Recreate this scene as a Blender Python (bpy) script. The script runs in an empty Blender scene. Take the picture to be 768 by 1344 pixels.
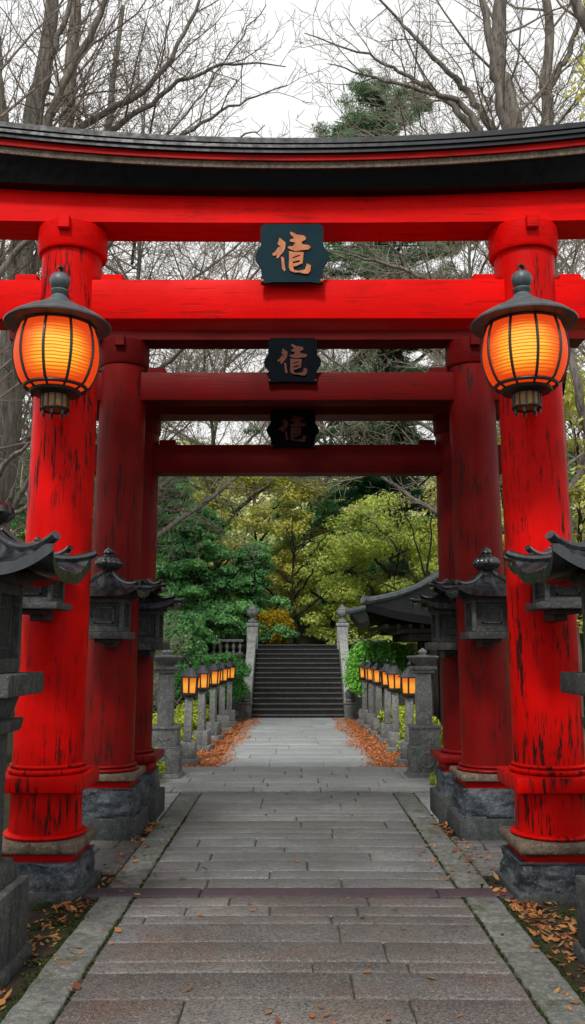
import bpy, bmesh, math, random
import numpy as np
from mathutils import Vector, noise as mnoise
PI = math.pi
R = math.radians
C = bpy.context.scene.collection

# ------------------------------------------------------------------ materials
class NT:
    def __init__(s, m):
        m.use_nodes = True
        s.t = m.node_tree; s.n = s.t.nodes; s.l = s.t.links
        s.n.clear()
        s.out = s.n.new('ShaderNodeOutputMaterial')
    def new(s, typ, **kw):
        n = s.n.new(typ)
        for k, v in kw.items(): setattr(n, k, v)
        return n
    def link(s, a, b): s.l.new(a, b)
    def coord(s, scale=(1, 1, 1), which='Object', rnd=True):
        tc = s.new('ShaderNodeTexCoord'); mp = s.new('ShaderNodeMapping')
        mp.inputs['Scale'].default_value = scale
        s.link(tc.outputs[which], mp.inputs['Vector'])
        if rnd:
            oi = s.new('ShaderNodeObjectInfo')
            mu = s.new('ShaderNodeMath', operation='MULTIPLY'); mu.inputs[1].default_value = 37.0
            s.link(oi.outputs['Random'], mu.inputs[0])
            cx = s.new('ShaderNodeCombineXYZ')
            s.link(mu.outputs[0], cx.inputs[0]); s.link(mu.outputs[0], cx.inputs[1])
            s.link(cx.outputs[0], mp.inputs['Location'])
        return mp.outputs[0]
    def noise(s, vec, scale, detail=4, rough=.55, dist=0.0):
        n = s.new('ShaderNodeTexNoise')
        n.inputs['Scale'].default_value = scale; n.inputs['Detail'].default_value = detail
        n.inputs['Roughness'].default_value = rough; n.inputs['Distortion'].default_value = dist
        s.link(vec, n.inputs['Vector']); return n.outputs['Fac']
    def ramp(s, fac, a, b, lo=0.0, hi=1.0):
        r = s.new('ShaderNodeMapRange'); r.clamp = True
        r.inputs[1].default_value = a; r.inputs[2].default_value = b
        r.inputs[3].default_value = lo; r.inputs[4].default_value = hi
        s.link(fac, r.inputs[0]); return r.outputs[0]
    def math(s, op, a, b):
        m = s.new('ShaderNodeMath', operation=op)
        for i, v in enumerate((a, b)):
            if isinstance(v, (int, float)): m.inputs[i].default_value = v
            else: s.link(v, m.inputs[i])
        return m.outputs[0]
    def mix(s, fac, a, b):
        m = s.new('ShaderNodeMix', data_type='RGBA')
        if isinstance(fac, (int, float)): m.inputs[0].default_value = fac
        else: s.link(fac, m.inputs[0])
        for i, v in ((6, a), (7, b)):
            if isinstance(v, tuple): m.inputs[i].default_value = (*v[:3], 1)
            else: s.link(v, m.inputs[i])
        return m.outputs[2]
    def bump(s, h, strength=.3, dist=.01):
        b = s.new('ShaderNodeBump'); b.inputs['Strength'].default_value = strength
        b.inputs['Distance'].default_value = dist
        s.link(h, b.inputs['Height']); return b.outputs[0]
    def bsdf(s, color, rough=.6, bump=None, spec=.5, metal=0.0):
        p = s.new('ShaderNodeBsdfPrincipled')
        for key, v in (('Base Color', color), ('Roughness', rough)):
            if isinstance(v, tuple): p.inputs[key].default_value = (*v[:3], 1)
            elif isinstance(v, (int, float)): p.inputs[key].default_value = v
            else: s.link(v, p.inputs[key])
        p.inputs['Specular IOR Level'].default_value = spec
        p.inputs['Metallic'].default_value = metal
        if bump is not None: s.link(bump, p.inputs['Normal'])
        s.link(p.outputs[0], s.out.inputs[0]); return p

M = {}
def mat(name):
    m = bpy.data.materials.new(name); M[name] = m
    return NT(m)

def lacquer(name, red, deep, wear=.5, rough=.42, spec=.3, chip_lo=.60, axis=2):
    t = mat(name)
    sc = [9, 9, 9]; sc[axis] = 1.1
    v = t.coord((1, 1, 1)); vs = t.coord(tuple(sc)); sf = [42, 42, 42]; sf[axis] = 2.4
    vf = t.coord(tuple(sf))
    big = t.noise(v, 1.7, 3); streak = t.noise(vs, 2.5, 5, .68); crack = t.noise(vf, 1.0, 3, .6)
    col = t.mix(t.ramp(big, .3, .72), red, deep)
    col = t.mix(t.ramp(streak, .5, .75, 0, .55), col, tuple(c * .45 for c in red))
    fine = t.noise(v, 30, 3)
    col = t.mix(t.ramp(fine, .5, .8, 0, .25), col, tuple(c * .5 for c in red))
    patch = t.noise(v, 2.3, 4, .6)
    mask = t.ramp(patch, .42, .56)
    chip = t.math('MULTIPLY', t.ramp(streak, chip_lo, chip_lo + .04), mask)
    crk = t.math('MULTIPLY', t.ramp(crack, .585, .63), t.ramp(patch, .40, .54))
    dmg = t.math('MULTIPLY', t.math('MAXIMUM', chip, crk), wear)
    col = t.mix(dmg, col, (.018, .006, .005))
    rg = t.ramp(big, .3, .7, rough - .08, rough + .12)
    h = t.math('SUBTRACT', t.math('MULTIPLY', streak, .35), dmg)
    t.bsdf(col, rg, t.bump(h, .35, .006), spec)
lacquer('red_lacquer', (.64, .002, .001), (.38, .0015, .0008), .95, .45, spec=.07, chip_lo=.545)
lacquer('red_beam', (.74, .002, .001), (.56, .0015, .0008), .4, spec=.06, chip_lo=.66, axis=0, rough=.45)
lacquer('red_shaded', (.21, .002, .0012), (.12, .0014, .0008), .85, .5, .14, chip_lo=.57)  # darker red_lacquer for the rear gates: the shade they stand in is in the colour
lacquer('red_beam_shaded', (.15, .0014, .001), (.095, .001, .0007), .5, .5, .12, chip_lo=.62, axis=0)  # rear gate beams, red darkened to stand in for shade from the front gate
lacquer('red_trim', (.36, .003, .002), (.24, .002, .0015), .6, .5, .08, chip_lo=.6, axis=0)

def stone(name, a, b, dark, rough=.8, speck=140, streaky=True, bump=.5, moss=0.0):
    t = mat(name)
    v = t.coord(); n1 = t.noise(v, 3.0, 5, .6); n2 = t.noise(v, speck, 2, .7); n3 = t.noise(v, 22, 5, .65)
    col = t.mix(t.ramp(n1, .32, .68), a, b)
    col = t.mix(t.ramp(n2, .45, .7, 0, .55), col, dark)
    if streaky:
        vs = t.coord((7, 7, .8)); st = t.noise(vs, 1.5, 4, .6)
        col = t.mix(t.ramp(st, .5, .7, 0, .75), col, dark)
    if moss:
        mz = t.noise(v, 4.5, 4, .6)
        col = t.mix(t.ramp(mz, .52, .66, 0, moss), col, (.05, .062, .02))
    col = t.mix(t.ramp(n3, .42, .62, .55, 0), col, dark)
    n4 = t.noise(v, 48, 3, .7); col = t.mix(t.ramp(n4, .54, .7, 0, .5), col, tuple(min(1, c * 1.7) for c in a))
    h = t.math('ADD', t.math('MULTIPLY', n3, 1.0), t.math('MULTIPLY', n4, .5))
    t.bsdf(col, rough, t.bump(h, min(1, bump * 1.5), .012), .3)
stone('granite', (.10, .105, .105), (.05, .055, .056), (.016, .018, .019), moss=.3)
stone('granite_pale', (.33, .34, .33), (.2, .21, .21), (.08, .085, .085))
stone('granite_mid', (.25, .255, .25), (.15, .155, .155), (.055, .06, .06))
stone('stair_pale', (.50, .51, .5), (.36, .37, .37), (.14, .15, .15))
stone('rough_stone', (.12, .14, .16), (.018, .023, .029), (.005, .0065, .008), .5, 90, False, .95)
stone('plinth_stone', (.075, .082, .085), (.04, .044, .047), (.014, .016, .018), .8, 120, True, .5, .3)
stone('tan_stone', (.20, .155, .11), (.12, .088, .062), (.04, .03, .024), .75, 60)
stone('kerb_stone', (.19, .195, .185), (.12, .124, .115), (.05, .052, .045), .72, 110, False, .6, .85)
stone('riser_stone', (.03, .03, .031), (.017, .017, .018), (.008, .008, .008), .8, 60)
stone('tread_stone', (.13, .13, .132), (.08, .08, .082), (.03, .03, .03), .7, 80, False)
stone('light_box_stone', (.052, .055, .056), (.03, .032, .033), (.012, .013, .013), .75, 90)
stone('wall_stone', (.09, .09, .085), (.05, .05, .047), (.02, .02, .02), .85, 40, True, .6, .5)

def slab(name, cols, dark, rough=.62, moss=.5, leafstain=0.0):
    t = mat(name)
    g = t.new('ShaderNodeNewGeometry')
    v = t.coord((1, 1, 1), rnd=False)
    r = g.outputs['Random Per Island']
    cr = t.new('ShaderNodeValToRGB'); e = cr.color_ramp.elements
    cr.color_ramp.interpolation = 'LINEAR'
    e[0].position = 0; e[0].color = (*cols[0], 1); e[1].position = 1; e[1].color = (*cols[-1], 1)
    for i, c in enumerate(cols[1:-1]):
        q = e.new((i + 1) / (len(cols) - 1)); q.color = (*c, 1)
    t.link(r, cr.inputs[0])
    n1 = t.noise(v, 1.3, 5, .6); n2 = t.noise(v, 160, 2, .7); n3 = t.noise(v, 26, 5, .7); vs = t.coord((2.6, 3.4, 1), rnd=False)
    n4 = t.noise(vs, 2.6, 5, .65)
    col = t.mix(t.ramp(n1, .38, .62, 0, .75), cr.outputs[0], dark)
    col = t.mix(t.ramp(n2, .45, .75, 0, .5), col, tuple(c * .35 for c in dark))
    col = t.mix(t.ramp(n4, .52, .72, 0, .4), col, tuple(c * .5 for c in dark))
    n5 = t.noise(v, 2.1, 4, .65)
    col = t.mix(t.ramp(n5, .6, .75, 0, moss), col, (.05, .055, .02))
    if leafstain:
        n6 = t.noise(v, 1.9, 4, .6, .4)
        col = t.mix(t.ramp(n6, .5, .68, 0, leafstain), col, (.15, .085, .06))
    h = t.math('ADD', n3, t.math('MULTIPLY', n2, .5))
    n7 = t.noise(v, 60, 3, .75); col = t.mix(t.ramp(n7, .48, .6, 0, .7), col, tuple(c * .4 for c in dark))
    n8 = t.noise(v, 75, 2, .7); col = t.mix(t.ramp(n8, .56, .68, 0, .45), col, tuple(min(1, c * 1.5) for c in cols[2 % len(cols)]))
    n9 = t.noise(v, .55, 3); col = t.mix(t.ramp(n9, .4, .65, 0, .4), col, tuple(c * .7 for c in dark))
    t.bsdf(col, t.ramp(n1, .3, .7, rough - .12, rough + .15), t.bump(h, .8, .01), .35)
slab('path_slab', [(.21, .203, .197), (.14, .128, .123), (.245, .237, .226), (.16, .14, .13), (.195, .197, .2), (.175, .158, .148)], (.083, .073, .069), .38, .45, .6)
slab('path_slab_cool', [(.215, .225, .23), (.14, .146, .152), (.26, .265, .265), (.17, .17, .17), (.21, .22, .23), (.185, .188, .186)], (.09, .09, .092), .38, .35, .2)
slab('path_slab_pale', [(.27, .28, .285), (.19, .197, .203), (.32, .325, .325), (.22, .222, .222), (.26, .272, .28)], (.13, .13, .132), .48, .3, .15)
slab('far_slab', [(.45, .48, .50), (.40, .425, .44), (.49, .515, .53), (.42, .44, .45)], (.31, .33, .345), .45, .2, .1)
slab('cross_slab', [(.44, .45, .45), (.34, .35, .35), (.5, .5, .49)], (.26, .265, .26), .6, .3)
slab('flagstone', [(.17, .17, .165), (.12, .12, .118), (.2, .195, .19), (.15, .14, .13)], (.07, .068, .064), .7, .6)
slab('threshold_stone', [(.085, .055, .07), (.07, .048, .06)], (.05, .036, .045), .6, .1)

t = mat('asphalt'); v = t.coord(rnd=False)
n1 = t.noise(v, .9, 4); n2 = t.noise(v, 45, 3, .75); vs = t.coord((.35, 4, 1), rnd=False); n3 = t.noise(vs, 1.2, 4)
col = t.mix(t.ramp(n1, .35, .65), (.35, .37, .385), (.285, .30, .315))
col = t.mix(t.ramp(n3, .46, .62, 0, .75), col, (.22, .232, .24)); col = t.mix(t.ramp(n2, .45, .75, 0, .4), col, (.17, .17, .17))
t.bsdf(col, .6, t.bump(n2, .4, .004), .35)

t = mat('soil'); v = t.coord(rnd=False)
n1 = t.noise(v, 1.6, 5, .6); n2 = t.noise(v, 9, 5, .7); n3 = t.noise(v, 60, 3, .7)
col = t.mix(t.ramp(n2, .35, .7), (.022, .019, .013), (.045, .036, .024))
col = t.mix(t.ramp(n1, .5, .62, 0, .85), col, (.028, .04, .009)); col = t.mix(t.ramp(n3, .5, .75, 0, .6), col, (.012, .01, .008))
t.bsdf(col, .95, t.bump(t.math('ADD', n2, n3), .8, .02), .15)

t = mat('joint'); v = t.coord(rnd=False); n1 = t.noise(v, 5, 4); n2 = t.noise(v, 80, 2)
col = t.mix(t.ramp(n1, .4, .6), (.045, .042, .038), (.06, .068, .03))
t.bsdf(col, .95, t.bump(n2, .6, .01), .1)

t = mat('litter_ground'); v = t.coord(rnd=False); n1 = t.noise(v, 45, 3, .7); n2 = t.noise(v, 3, 4)
col = t.mix(t.ramp(n1, .4, .65), (.30, .115, .05), (.13, .045, .02)); col = t.mix(t.ramp(n2, .45, .65, 0, .4), col, (.36, .17, .09))
t.bsdf(col, .9, t.bump(n1, .8, .02), .15)

def black(name, base, rough, streak_axis=0, tint=(.05, .06, .068), spec=.5):
    t = mat(name); s = [12, 12, 12]; s[streak_axis] = .9
    v = t.coord(tuple(s)); n = t.noise(v, 1.5, 4, .6); v2 = t.coord(); n2 = t.noise(v2, 18, 4)
    col = t.mix(t.ramp(n, .45, .75, 0, .8), base, tint)
    t.bsdf(col, t.ramp(n2, .3, .7, rough - .1, rough + .15), t.bump(n2, .3, .004), spec)
black('black_lacquer', (.0025, .003, .004), .42, tint=(.006, .007, .009), spec=.2)
black('black_roof', (.004, .006, .009), .42, tint=(.014, .018, .025), spec=.25)
black('roof_tile', (.006, .0075, .0095), .24, 2, (.026, .031, .037), spec=.85)
black('dark_iron', (.008, .008, .008), .45, 2, (.016, .014, .012))
black('dark_wood', (.014, .012, .011), .6, 0, (.035, .028, .024))
t = mat('verdigris'); v = t.coord((6, 6, 3)); n = t.noise(v, 2, 5, .6); v2 = t.coord(); n2 = t.noise(v2, 40, 3)
col = t.mix(t.ramp(n, .35, .68), (.085, .105, .115), (.045, .058, .066)); col = t.mix(t.ramp(n2, .5, .75, 0, .5), col, (.03, .034, .036))
t.bsdf(col, .45, t.bump(n2, .25, .004), .5)
t = mat('plaque_board'); v = t.coord(); n = t.noise(v, 5, 4); n2 = t.noise(v, 60, 3)
t.bsdf(t.mix(t.ramp(n, .3, .7), (.0025, .024, .034), (.002, .014, .021)), .7, t.bump(n2, .2, .003), .12)
t = mat('plaque_board_shaded'); v = t.coord(); n = t.noise(v, 5, 4)  # rear gates' board, a darker copy with their shade painted in
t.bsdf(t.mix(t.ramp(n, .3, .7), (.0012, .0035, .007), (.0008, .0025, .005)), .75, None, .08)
t = mat('gilt'); v = t.coord((8, 8, 3)); n = t.noise(v, 4, 4)
t.bsdf(t.mix(t.ramp(n, .3, .7), (.50, .17, .05), (.33, .085, .025)), .5, None, .4)
t = mat('gilt_shaded'); v = t.coord((8, 8, 3)); n = t.noise(v, 4, 4)  # gilt dimmed in its colour for the shaded rear plaques
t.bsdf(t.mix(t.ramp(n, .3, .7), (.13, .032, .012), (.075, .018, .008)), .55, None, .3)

# lit lantern paper: warm paper with a fine hoop every couple of centimetres
t = mat('lit_paper')
tc = t.new('ShaderNodeTexCoord'); sp = t.new('ShaderNodeSeparateXYZ'); t.link(tc.outputs['Object'], sp.inputs[0])
ax = t.math('ABSOLUTE', sp.outputs[0], 0)
hz = t.math('ABSOLUTE', t.math('SUBTRACT', sp.outputs[2], .385), 0)
d = t.math('ADD', t.math('POWER', t.math('DIVIDE', ax, .245), 3.0), t.math('POWER', t.math('DIVIDE', hz, .205), 3.0))
nv = t.coord((3, 3, 30)); nn = t.noise(nv, 1.5, 3)
d = t.math('ADD', d, t.math('MULTIPLY', t.math('SUBTRACT', nn, .5), .55))
cr = t.new('ShaderNodeValToRGB'); e = cr.color_ramp.elements
e[0].position = .0; e[0].color = (1.0, .66, .07, 1); e[1].position = .85; e[1].color = (.74, .035, .004, 1)
q = e.new(.13); q.color = (1.0, .50, .025, 1); q = e.new(.42); q.color = (.97, .20, .010, 1)
t.link(d, cr.inputs[0])
hoop = t.math('SINE', t.math('MULTIPLY', sp.outputs[2], 2 * PI / .0235), 0)
wob = t.noise(t.coord((5, 5, 2)), 2.0, 2)
hoop = t.math('SINE', t.math('ADD', t.math('MULTIPLY', sp.outputs[2], 2 * PI / .0235), t.math('MULTIPLY', wob, 3.0)), 0)
hm = t.ramp(hoop, .1, .85)
col = t.mix(t.math('MULTIPLY', hm, .85), cr.outputs[0], (.50, .055, .003))
p = t.bsdf((.22, .05, .008), .6, None, .2)
t.link(col, p.inputs['Emission Color']); p.inputs['Emission Strength'].default_value = 1.0
t = mat('lit_pane')
tc = t.new('ShaderNodeTexCoord'); sp = t.new('ShaderNodeSeparateXYZ'); t.link(tc.outputs['Generated'], sp.inputs[0])
cr = t.new('ShaderNodeValToRGB'); e = cr.color_ramp.elements
e[0].position = 0; e[0].color = (1, .27, .015, 1); e[1].position = 1; e[1].color = (.75, .13, .008, 1); q = e.new(.4); q.color = (1, .42, .04, 1)
t.link(sp.outputs[2], cr.inputs[0])
p = t.bsdf((.25, .08, .015), .5, None, .3); t.link(cr.outputs[0], p.inputs['Emission Color']); p.inputs['Emission Strength'].default_value = .8
t = mat('amber_slat'); v = t.coord(); n = t.noise(v, 30, 2)
t.bsdf(t.mix(t.ramp(n, .3, .7), (.30, .14, .02), (.16, .07, .012)), .5)

def bark(name, a, b):
    t = mat(name); v = t.coord((9, 9, 1.6)); n = t.noise(v, 2, 5, .65); v2 = t.coord(); n2 = t.noise(v2, 2.2, 3)
    col = t.mix(t.ramp(n, .35, .65), a, b); col = t.mix(t.ramp(n2, .55, .7, 0, .4), col, (.06, .065, .04))
    t.bsdf(col, .9, t.bump(n, .8, .03), .15)
bark('bark_grey', (.22, .2, .175), (.08, .07, .06))
bark('bark_dark', (.045, .038, .033), (.014, .012, .011))
bark('twig_brown', (.27, .23, .19), (.14, .118, .097))
bark('twig_pale', (.30, .26, .21), (.17, .145, .115))

def leafmat(name, cols, trans=.35, patch=1.0, rough=.6, rw=.45):
    t = mat(name); g = t.new('ShaderNodeNewGeometry')
    cr = t.new('ShaderNodeValToRGB'); e = cr.color_ramp.elements
    e[0].position = 0; e[0].color = (*cols[0], 1); e[1].position = 1; e[1].color = (*cols[-1], 1)
    for i, c in enumerate(cols[1:-1]):
        q = e.new((i + 1) / (len(cols) - 1)); q.color = (*c, 1)
    v = t.coord(); n = t.noise(v, patch, 3, .6)
    f = t.math('ADD', t.math('MULTIPLY', g.outputs['Random Per Island'], rw), t.ramp(n, .3, .7, 0, 1 - rw))
    t.link(f, cr.inputs[0])
    p = t.bsdf(cr.outputs[0], rough, None, .25)
    tr = t.new('ShaderNodeBsdfTranslucent'); t.link(cr.outputs[0], tr.inputs[0])
    mx = t.new('ShaderNodeMixShader'); mx.inputs[0].default_value = trans
    t.link(p.outputs[0], mx.inputs[1]); t.link(tr.outputs[0], mx.inputs[2]); t.link(mx.outputs[0], t.out.inputs[0])
leafmat('leaf_evergreen', [(0.048, 0.136, 0.059), (0.134, 0.346, 0.134), (0.264, 0.593, 0.216), (0.516, 0.850, 0.329)])
leafmat('leaf_pine', [(0.028, 0.104, 0.045), (0.057, 0.215, 0.090), (0.112, 0.344, 0.137)])
leafmat('leaf_pine_grey', [(0.078, 0.156, 0.078), (0.156, 0.273, 0.137), (0.273, 0.390, 0.215)])
leafmat('leaf_olive', [(0.230, 0.346, 0.077), (0.461, 0.576, 0.128), (0.717, 0.794, 0.205), (0.819, 0.845, 0.282)], .4)
leafmat('leaf_gold', [(0.338, 0.362, 0.088), (0.625, 0.625, 0.150), (0.850, 0.812, 0.237)], .4)
leafmat('leaf_yellow', [(0.270, 0.203, 0.021), (0.575, 0.406, 0.034), (0.700, 0.558, 0.051)], .4)
leafmat('leaf_shrub', [(0.038, 0.142, 0.038), (0.090, 0.319, 0.075), (0.187, 0.524, 0.112)])
leafmat('leaf_bright', [(0.071, 0.249, 0.050), (0.177, 0.499, 0.071), (0.356, 0.720, 0.126)])
leafmat('leaf_hedge', [(0.086, 0.161, 0.030), (0.404, 0.493, 0.059), (0.825, 0.825, 0.086)], .35, 2.5)
leafmat('leaf_forest', [(0.075, 0.163, 0.065), (0.290, 0.414, 0.142), (0.728, 0.679, 0.282), (0.750, 0.750, 0.506)], .3, .35)
leafmat('leaf_fallen', [(.10, .03, .014), (.25, .085, .03), (.36, .15, .045), (.10, .05, .025), (.44, .28, .09)], .1, 3.0, .7, .85)
leafmat('leaf_litter', [(.24, .065, .022), (.46, .145, .05), (.56, .22, .085), (.30, .095, .035)], .1, 3.0, .7, .8)
leafmat('moss', [(.016, .024, .006), (.038, .052, .012)], .1, 3.0, .9)

# ------------------------------------------------------------------ mesh helpers
def obj(name, bm, m, parent=None, smooth=35, loc=(0, 0, 0)):
    if isinstance(bm, bmesh.types.BMesh):
        bmesh.ops.recalc_face_normals(bm, faces=bm.faces[:])
        me = bpy.data.meshes.new(name); bm.to_mesh(me); bm.free()
    else:
        me = bm; me.name = name
    ms = m if isinstance(m, (list, tuple)) else [m]
    for x in ms: me.materials.append(M[x])
    if smooth and len(me.polygons):
        me.polygons.foreach_set('use_smooth', [True] * len(me.polygons))
        me.set_sharp_from_angle(angle=R(smooth))
    o = bpy.data.objects.new(name, me); C.objects.link(o); o.location = loc
    if parent is not None: o.parent = parent
    return o
def tag(o, label, cat, group=None):
    o['label'] = label; o['category'] = cat
    if group: o['group'] = group
    return o
def thing(name, label, cat, loc=(0, 0, 0), rz=0, group=None):
    o = bpy.data.objects.new(name, None); C.objects.link(o); o.location = loc; o.rotation_euler = (0, 0, rz)
    o.empty_display_size = .1
    return tag(o, label, cat, group)
def kind(o, k): o['kind'] = k; return o
def dup(o, parent=None):
    c = o.copy(); C.objects.link(c)
    if parent is not None: c.parent = parent
    for ch in list(o.children): dup(ch, c)
    return c

def box(bm, x0, x1, y0, y1, z0, z1, bev=0.0, seg=1, taper=0.0):
    r = bmesh.ops.create_cube(bm, size=1.0); vs = r['verts']
    for v in vs:
        k = 1 - taper if v.co.z > 0 else 1
        v.co = Vector(((x0 + x1) / 2 + v.co.x * (x1 - x0) * k, (y0 + y1) / 2 + v.co.y * (y1 - y0) * k, (z0 + z1) / 2 + v.co.z * (z1 - z0)))
    if bev:
        es = list({e for v in vs for e in v.link_edges})
        bmesh.ops.bevel(bm, geom=es, offset=bev, segments=seg, affect='EDGES', profile=.5)
    return bm
def lathe(bm, prof, seg=32, cx=0, cy=0, lean=(0, 0), flute=0, famp=0.0, fz=None, square=0.0, rot=0):
    rings = []
    for r, z in prof:
        ring = []
        for i in range(seg):
            a = 2 * PI * i / seg + rot
            rr = r
            if flute and fz and fz[0] < z < fz[1]: rr = r * (1 + famp * (abs(math.cos(flute * a / 2)) - .5))
            ring.append(bm.verts.new((cx + rr * math.cos(a) + lean[0] * z, cy + rr * math.sin(a) + lean[1] * z, z)))
        rings.append(ring)
    for a, b in zip(rings, rings[1:]):
        for i in range(seg):
            j = (i + 1) % seg
            bm.faces.new((a[i], a[j], b[j], b[i]))
    bm.faces.new(rings[0][::-1]); bm.faces.new(rings[-1])
    return bm
def tube(bm, pts, rad, seg=8):
    pts = [Vector(p) for p in pts]; rings = []; pu = None
    if not isinstance(rad, (list, tuple)): rad = [rad] * len(pts)
    for i, p in enumerate(pts):
        d = (pts[min(i + 1, len(pts) - 1)] - pts[max(i - 1, 0)]).normalized()
        u = d.cross(Vector((0, 0, 1)))
        if u.length < 1e-3: u = Vector((1, 0, 0))
        u.normalize()
        if pu is not None and u.dot(pu) < 0: u = -u
        pu = u; w = u.cross(d)
        rings.append([bm.verts.new(p + rad[i] * (math.cos(2 * PI * k / seg) * u + math.sin(2 * PI * k / seg) * w)) for k in range(seg)])
    for a, b in zip(rings, rings[1:]):
        for k in range(seg):
            j = (k + 1) % seg; bm.faces.new((a[k], a[j], b[j], b[k]))
    bm.faces.new(rings[0]); bm.faces.new(rings[-1][::-1])
    return bm
def prism(bm, poly, y0, y1, ox=0, oz=0):
    """polygon in x,z extruded along y (front at y0)"""
    f = [bm.verts.new((ox + x, y0, oz + z)) for x, z in poly]; b = [bm.verts.new((ox + x, y1, oz + z)) for x, z in poly]
    bm.faces.new(f); bm.faces.new(b[::-1])
    n = len(poly)
    for i in range(n):
        j = (i + 1) % n; bm.faces.new((f[i], b[i], b[j], f[j]))
    return bm
def sweep(bm, prof, xs):
    """closed profile of (y, z, k): swept along x, every point rising by k*x^2"""
    rings = [[bm.verts.new((x, y, z + k * x * x)) for y, z, k in prof] for x in xs]
    n = len(prof)
    for a, b in zip(rings, rings[1:]):
        for i in range(n):
            j = (i + 1) % n; bm.faces.new((a[i], a[j], b[j], b[i]))
    bm.faces.new(rings[0]); bm.faces.new(rings[-1][::-1])
    return bm
def rock(x0, x1, y0, y1, z0, z1, cuts=12, amp=.03, fr=5, seed=0, rnd=.12, wall=1.0):
    bm = bmesh.new(); bmesh.ops.create_cube(bm, size=2.0)
    bmesh.ops.subdivide_edges(bm, edges=bm.edges[:], cuts=cuts, use_grid_fill=True)
    c = Vector(((x0 + x1) / 2, (y0 + y1) / 2, (z0 + z1) / 2)); h = Vector(((x1 - x0) / 2, (y1 - y0) / 2, (z1 - z0) / 2))
    m = min(h) * rnd * 6
    for v in bm.verts:
        q = v.co.copy(); p = Vector((q.x * h.x, q.y * h.y, q.z * h.z))
        # rounded box
        inner = Vector((max(-h.x + m, min(h.x - m, p.x)), max(-h.y + m, min(h.y - m, p.y)), max(-h.z + m * .6, min(h.z - m * .6, p.z))))
        dd = p - inner
        if dd.length > m * .6 and dd.length > 0: p = inner + dd.normalized() * max(m * .6, min(dd.length, m))
        s = Vector((seed * 7.1, seed * 3.3, 0))
        d = mnoise.fractal(p * fr + s, .8, 2.1, 4) * amp
        nz = abs(q.z) < .98
        nn = Vector((q.x if abs(q.x) > .95 else 0, q.y if abs(q.y) > .95 else 0, 0))
        if nz and nn.length: p += nn.normalized() * (d - amp * .3)
        v.co = c + p
    return bm

rng = random.Random(7)
nrg = np.random.default_rng(11)

# ------------------------------------------------------------------ camera, sky, sun
cam = bpy.data.cameras.new('camera'); co = bpy.data.objects.new('camera', cam); C.objects.link(co)
cam.sensor_fit = 'VERTICAL'; cam.sensor_height = 24; cam.lens = 1152 / 1344 * 24
cam.clip_end = 600; cam.clip_start = .05
co.location = (-.025, 0, 1.65); co.rotation_euler = (R(98.8), 0, R(.15))
bpy.context.scene.camera = co

w = bpy.data.worlds.new('World'); bpy.context.scene.world = w; w.use_nodes = True
n = w.node_tree.nodes; l = w.node_tree.links; n.clear()
SUN_EL, SUN_AZ = 50, 194          # overcast light, a little stronger from behind the photographer
sky = n.new('ShaderNodeTexSky'); sky.sky_type = 'NISHITA'; sky.sun_disc = False
sky.sun_elevation = R(SUN_EL); sky.sun_rotation = R(SUN_AZ); sky.dust_density = 4; sky.air_density = 1
hs = n.new('ShaderNodeHueSaturation'); hs.inputs['Saturation'].default_value = .12; hs.inputs['Value'].default_value = .7
tc = n.new('ShaderNodeTexCoord'); nz = n.new('ShaderNodeTexNoise'); nz.inputs['Scale'].default_value = 2.2; nz.inputs['Detail'].default_value = 5
mr = n.new('ShaderNodeMapRange'); mr.inputs[1].default_value = .3; mr.inputs[2].default_value = .7; mr.inputs[3].default_value = 11.6; mr.inputs[4].default_value = 13.2
cc = n.new('ShaderNodeCombineColor'); mx = n.new('ShaderNodeMix'); mx.data_type = 'RGBA'; mx.inputs[0].default_value = .8
bg = n.new('ShaderNodeBackground'); bg.inputs[1].default_value = .1; ow = n.new('ShaderNodeOutputWorld')
l.new(sky.outputs[0], hs.inputs['Color']); l.new(tc.outputs['Generated'], nz.inputs['Vector']); l.new(nz.outputs['Fac'], mr.inputs[0])
for i in range(3): l.new(mr.outputs[0], cc.inputs[i])
l.new(hs.outputs[0], mx.inputs[6]); l.new(cc.outputs[0], mx.inputs[7]); l.new(mx.outputs[2], bg.inputs[0]); l.new(bg.outputs[0], ow.inputs[0])
sl = bpy.data.lights.new('sun', 'SUN'); sl.energy = 3.0; sl.angle = R(10); sl.color = (1, .96, .9)
so = bpy.data.objects.new('sun', sl); C.objects.link(so)
a = R(SUN_AZ); sd = Vector((math.sin(a) * math.cos(R(SUN_EL)), math.cos(a) * math.cos(R(SUN_EL)), math.sin(R(SUN_EL))))
so.rotation_euler = (-sd).to_track_quat('-Z', 'Y').to_euler(); so.location = sd * 30
vs_ = bpy.context.scene.view_settings; vs_.view_transform = 'Standard'; vs_.look = 'None'; vs_.exposure = 0; vs_.gamma = 1

# ------------------------------------------------------------------ ground and paving
bm = bmesh.new()
v = [bm.verts.new(p) for p in ((-200, -60, 0), (200, -60, 0), (200, 300, 0), (-200, 300, 0))]; bm.faces.new(v)
kind(obj('ground', bm, 'soil', smooth=0), 'structure')

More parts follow.
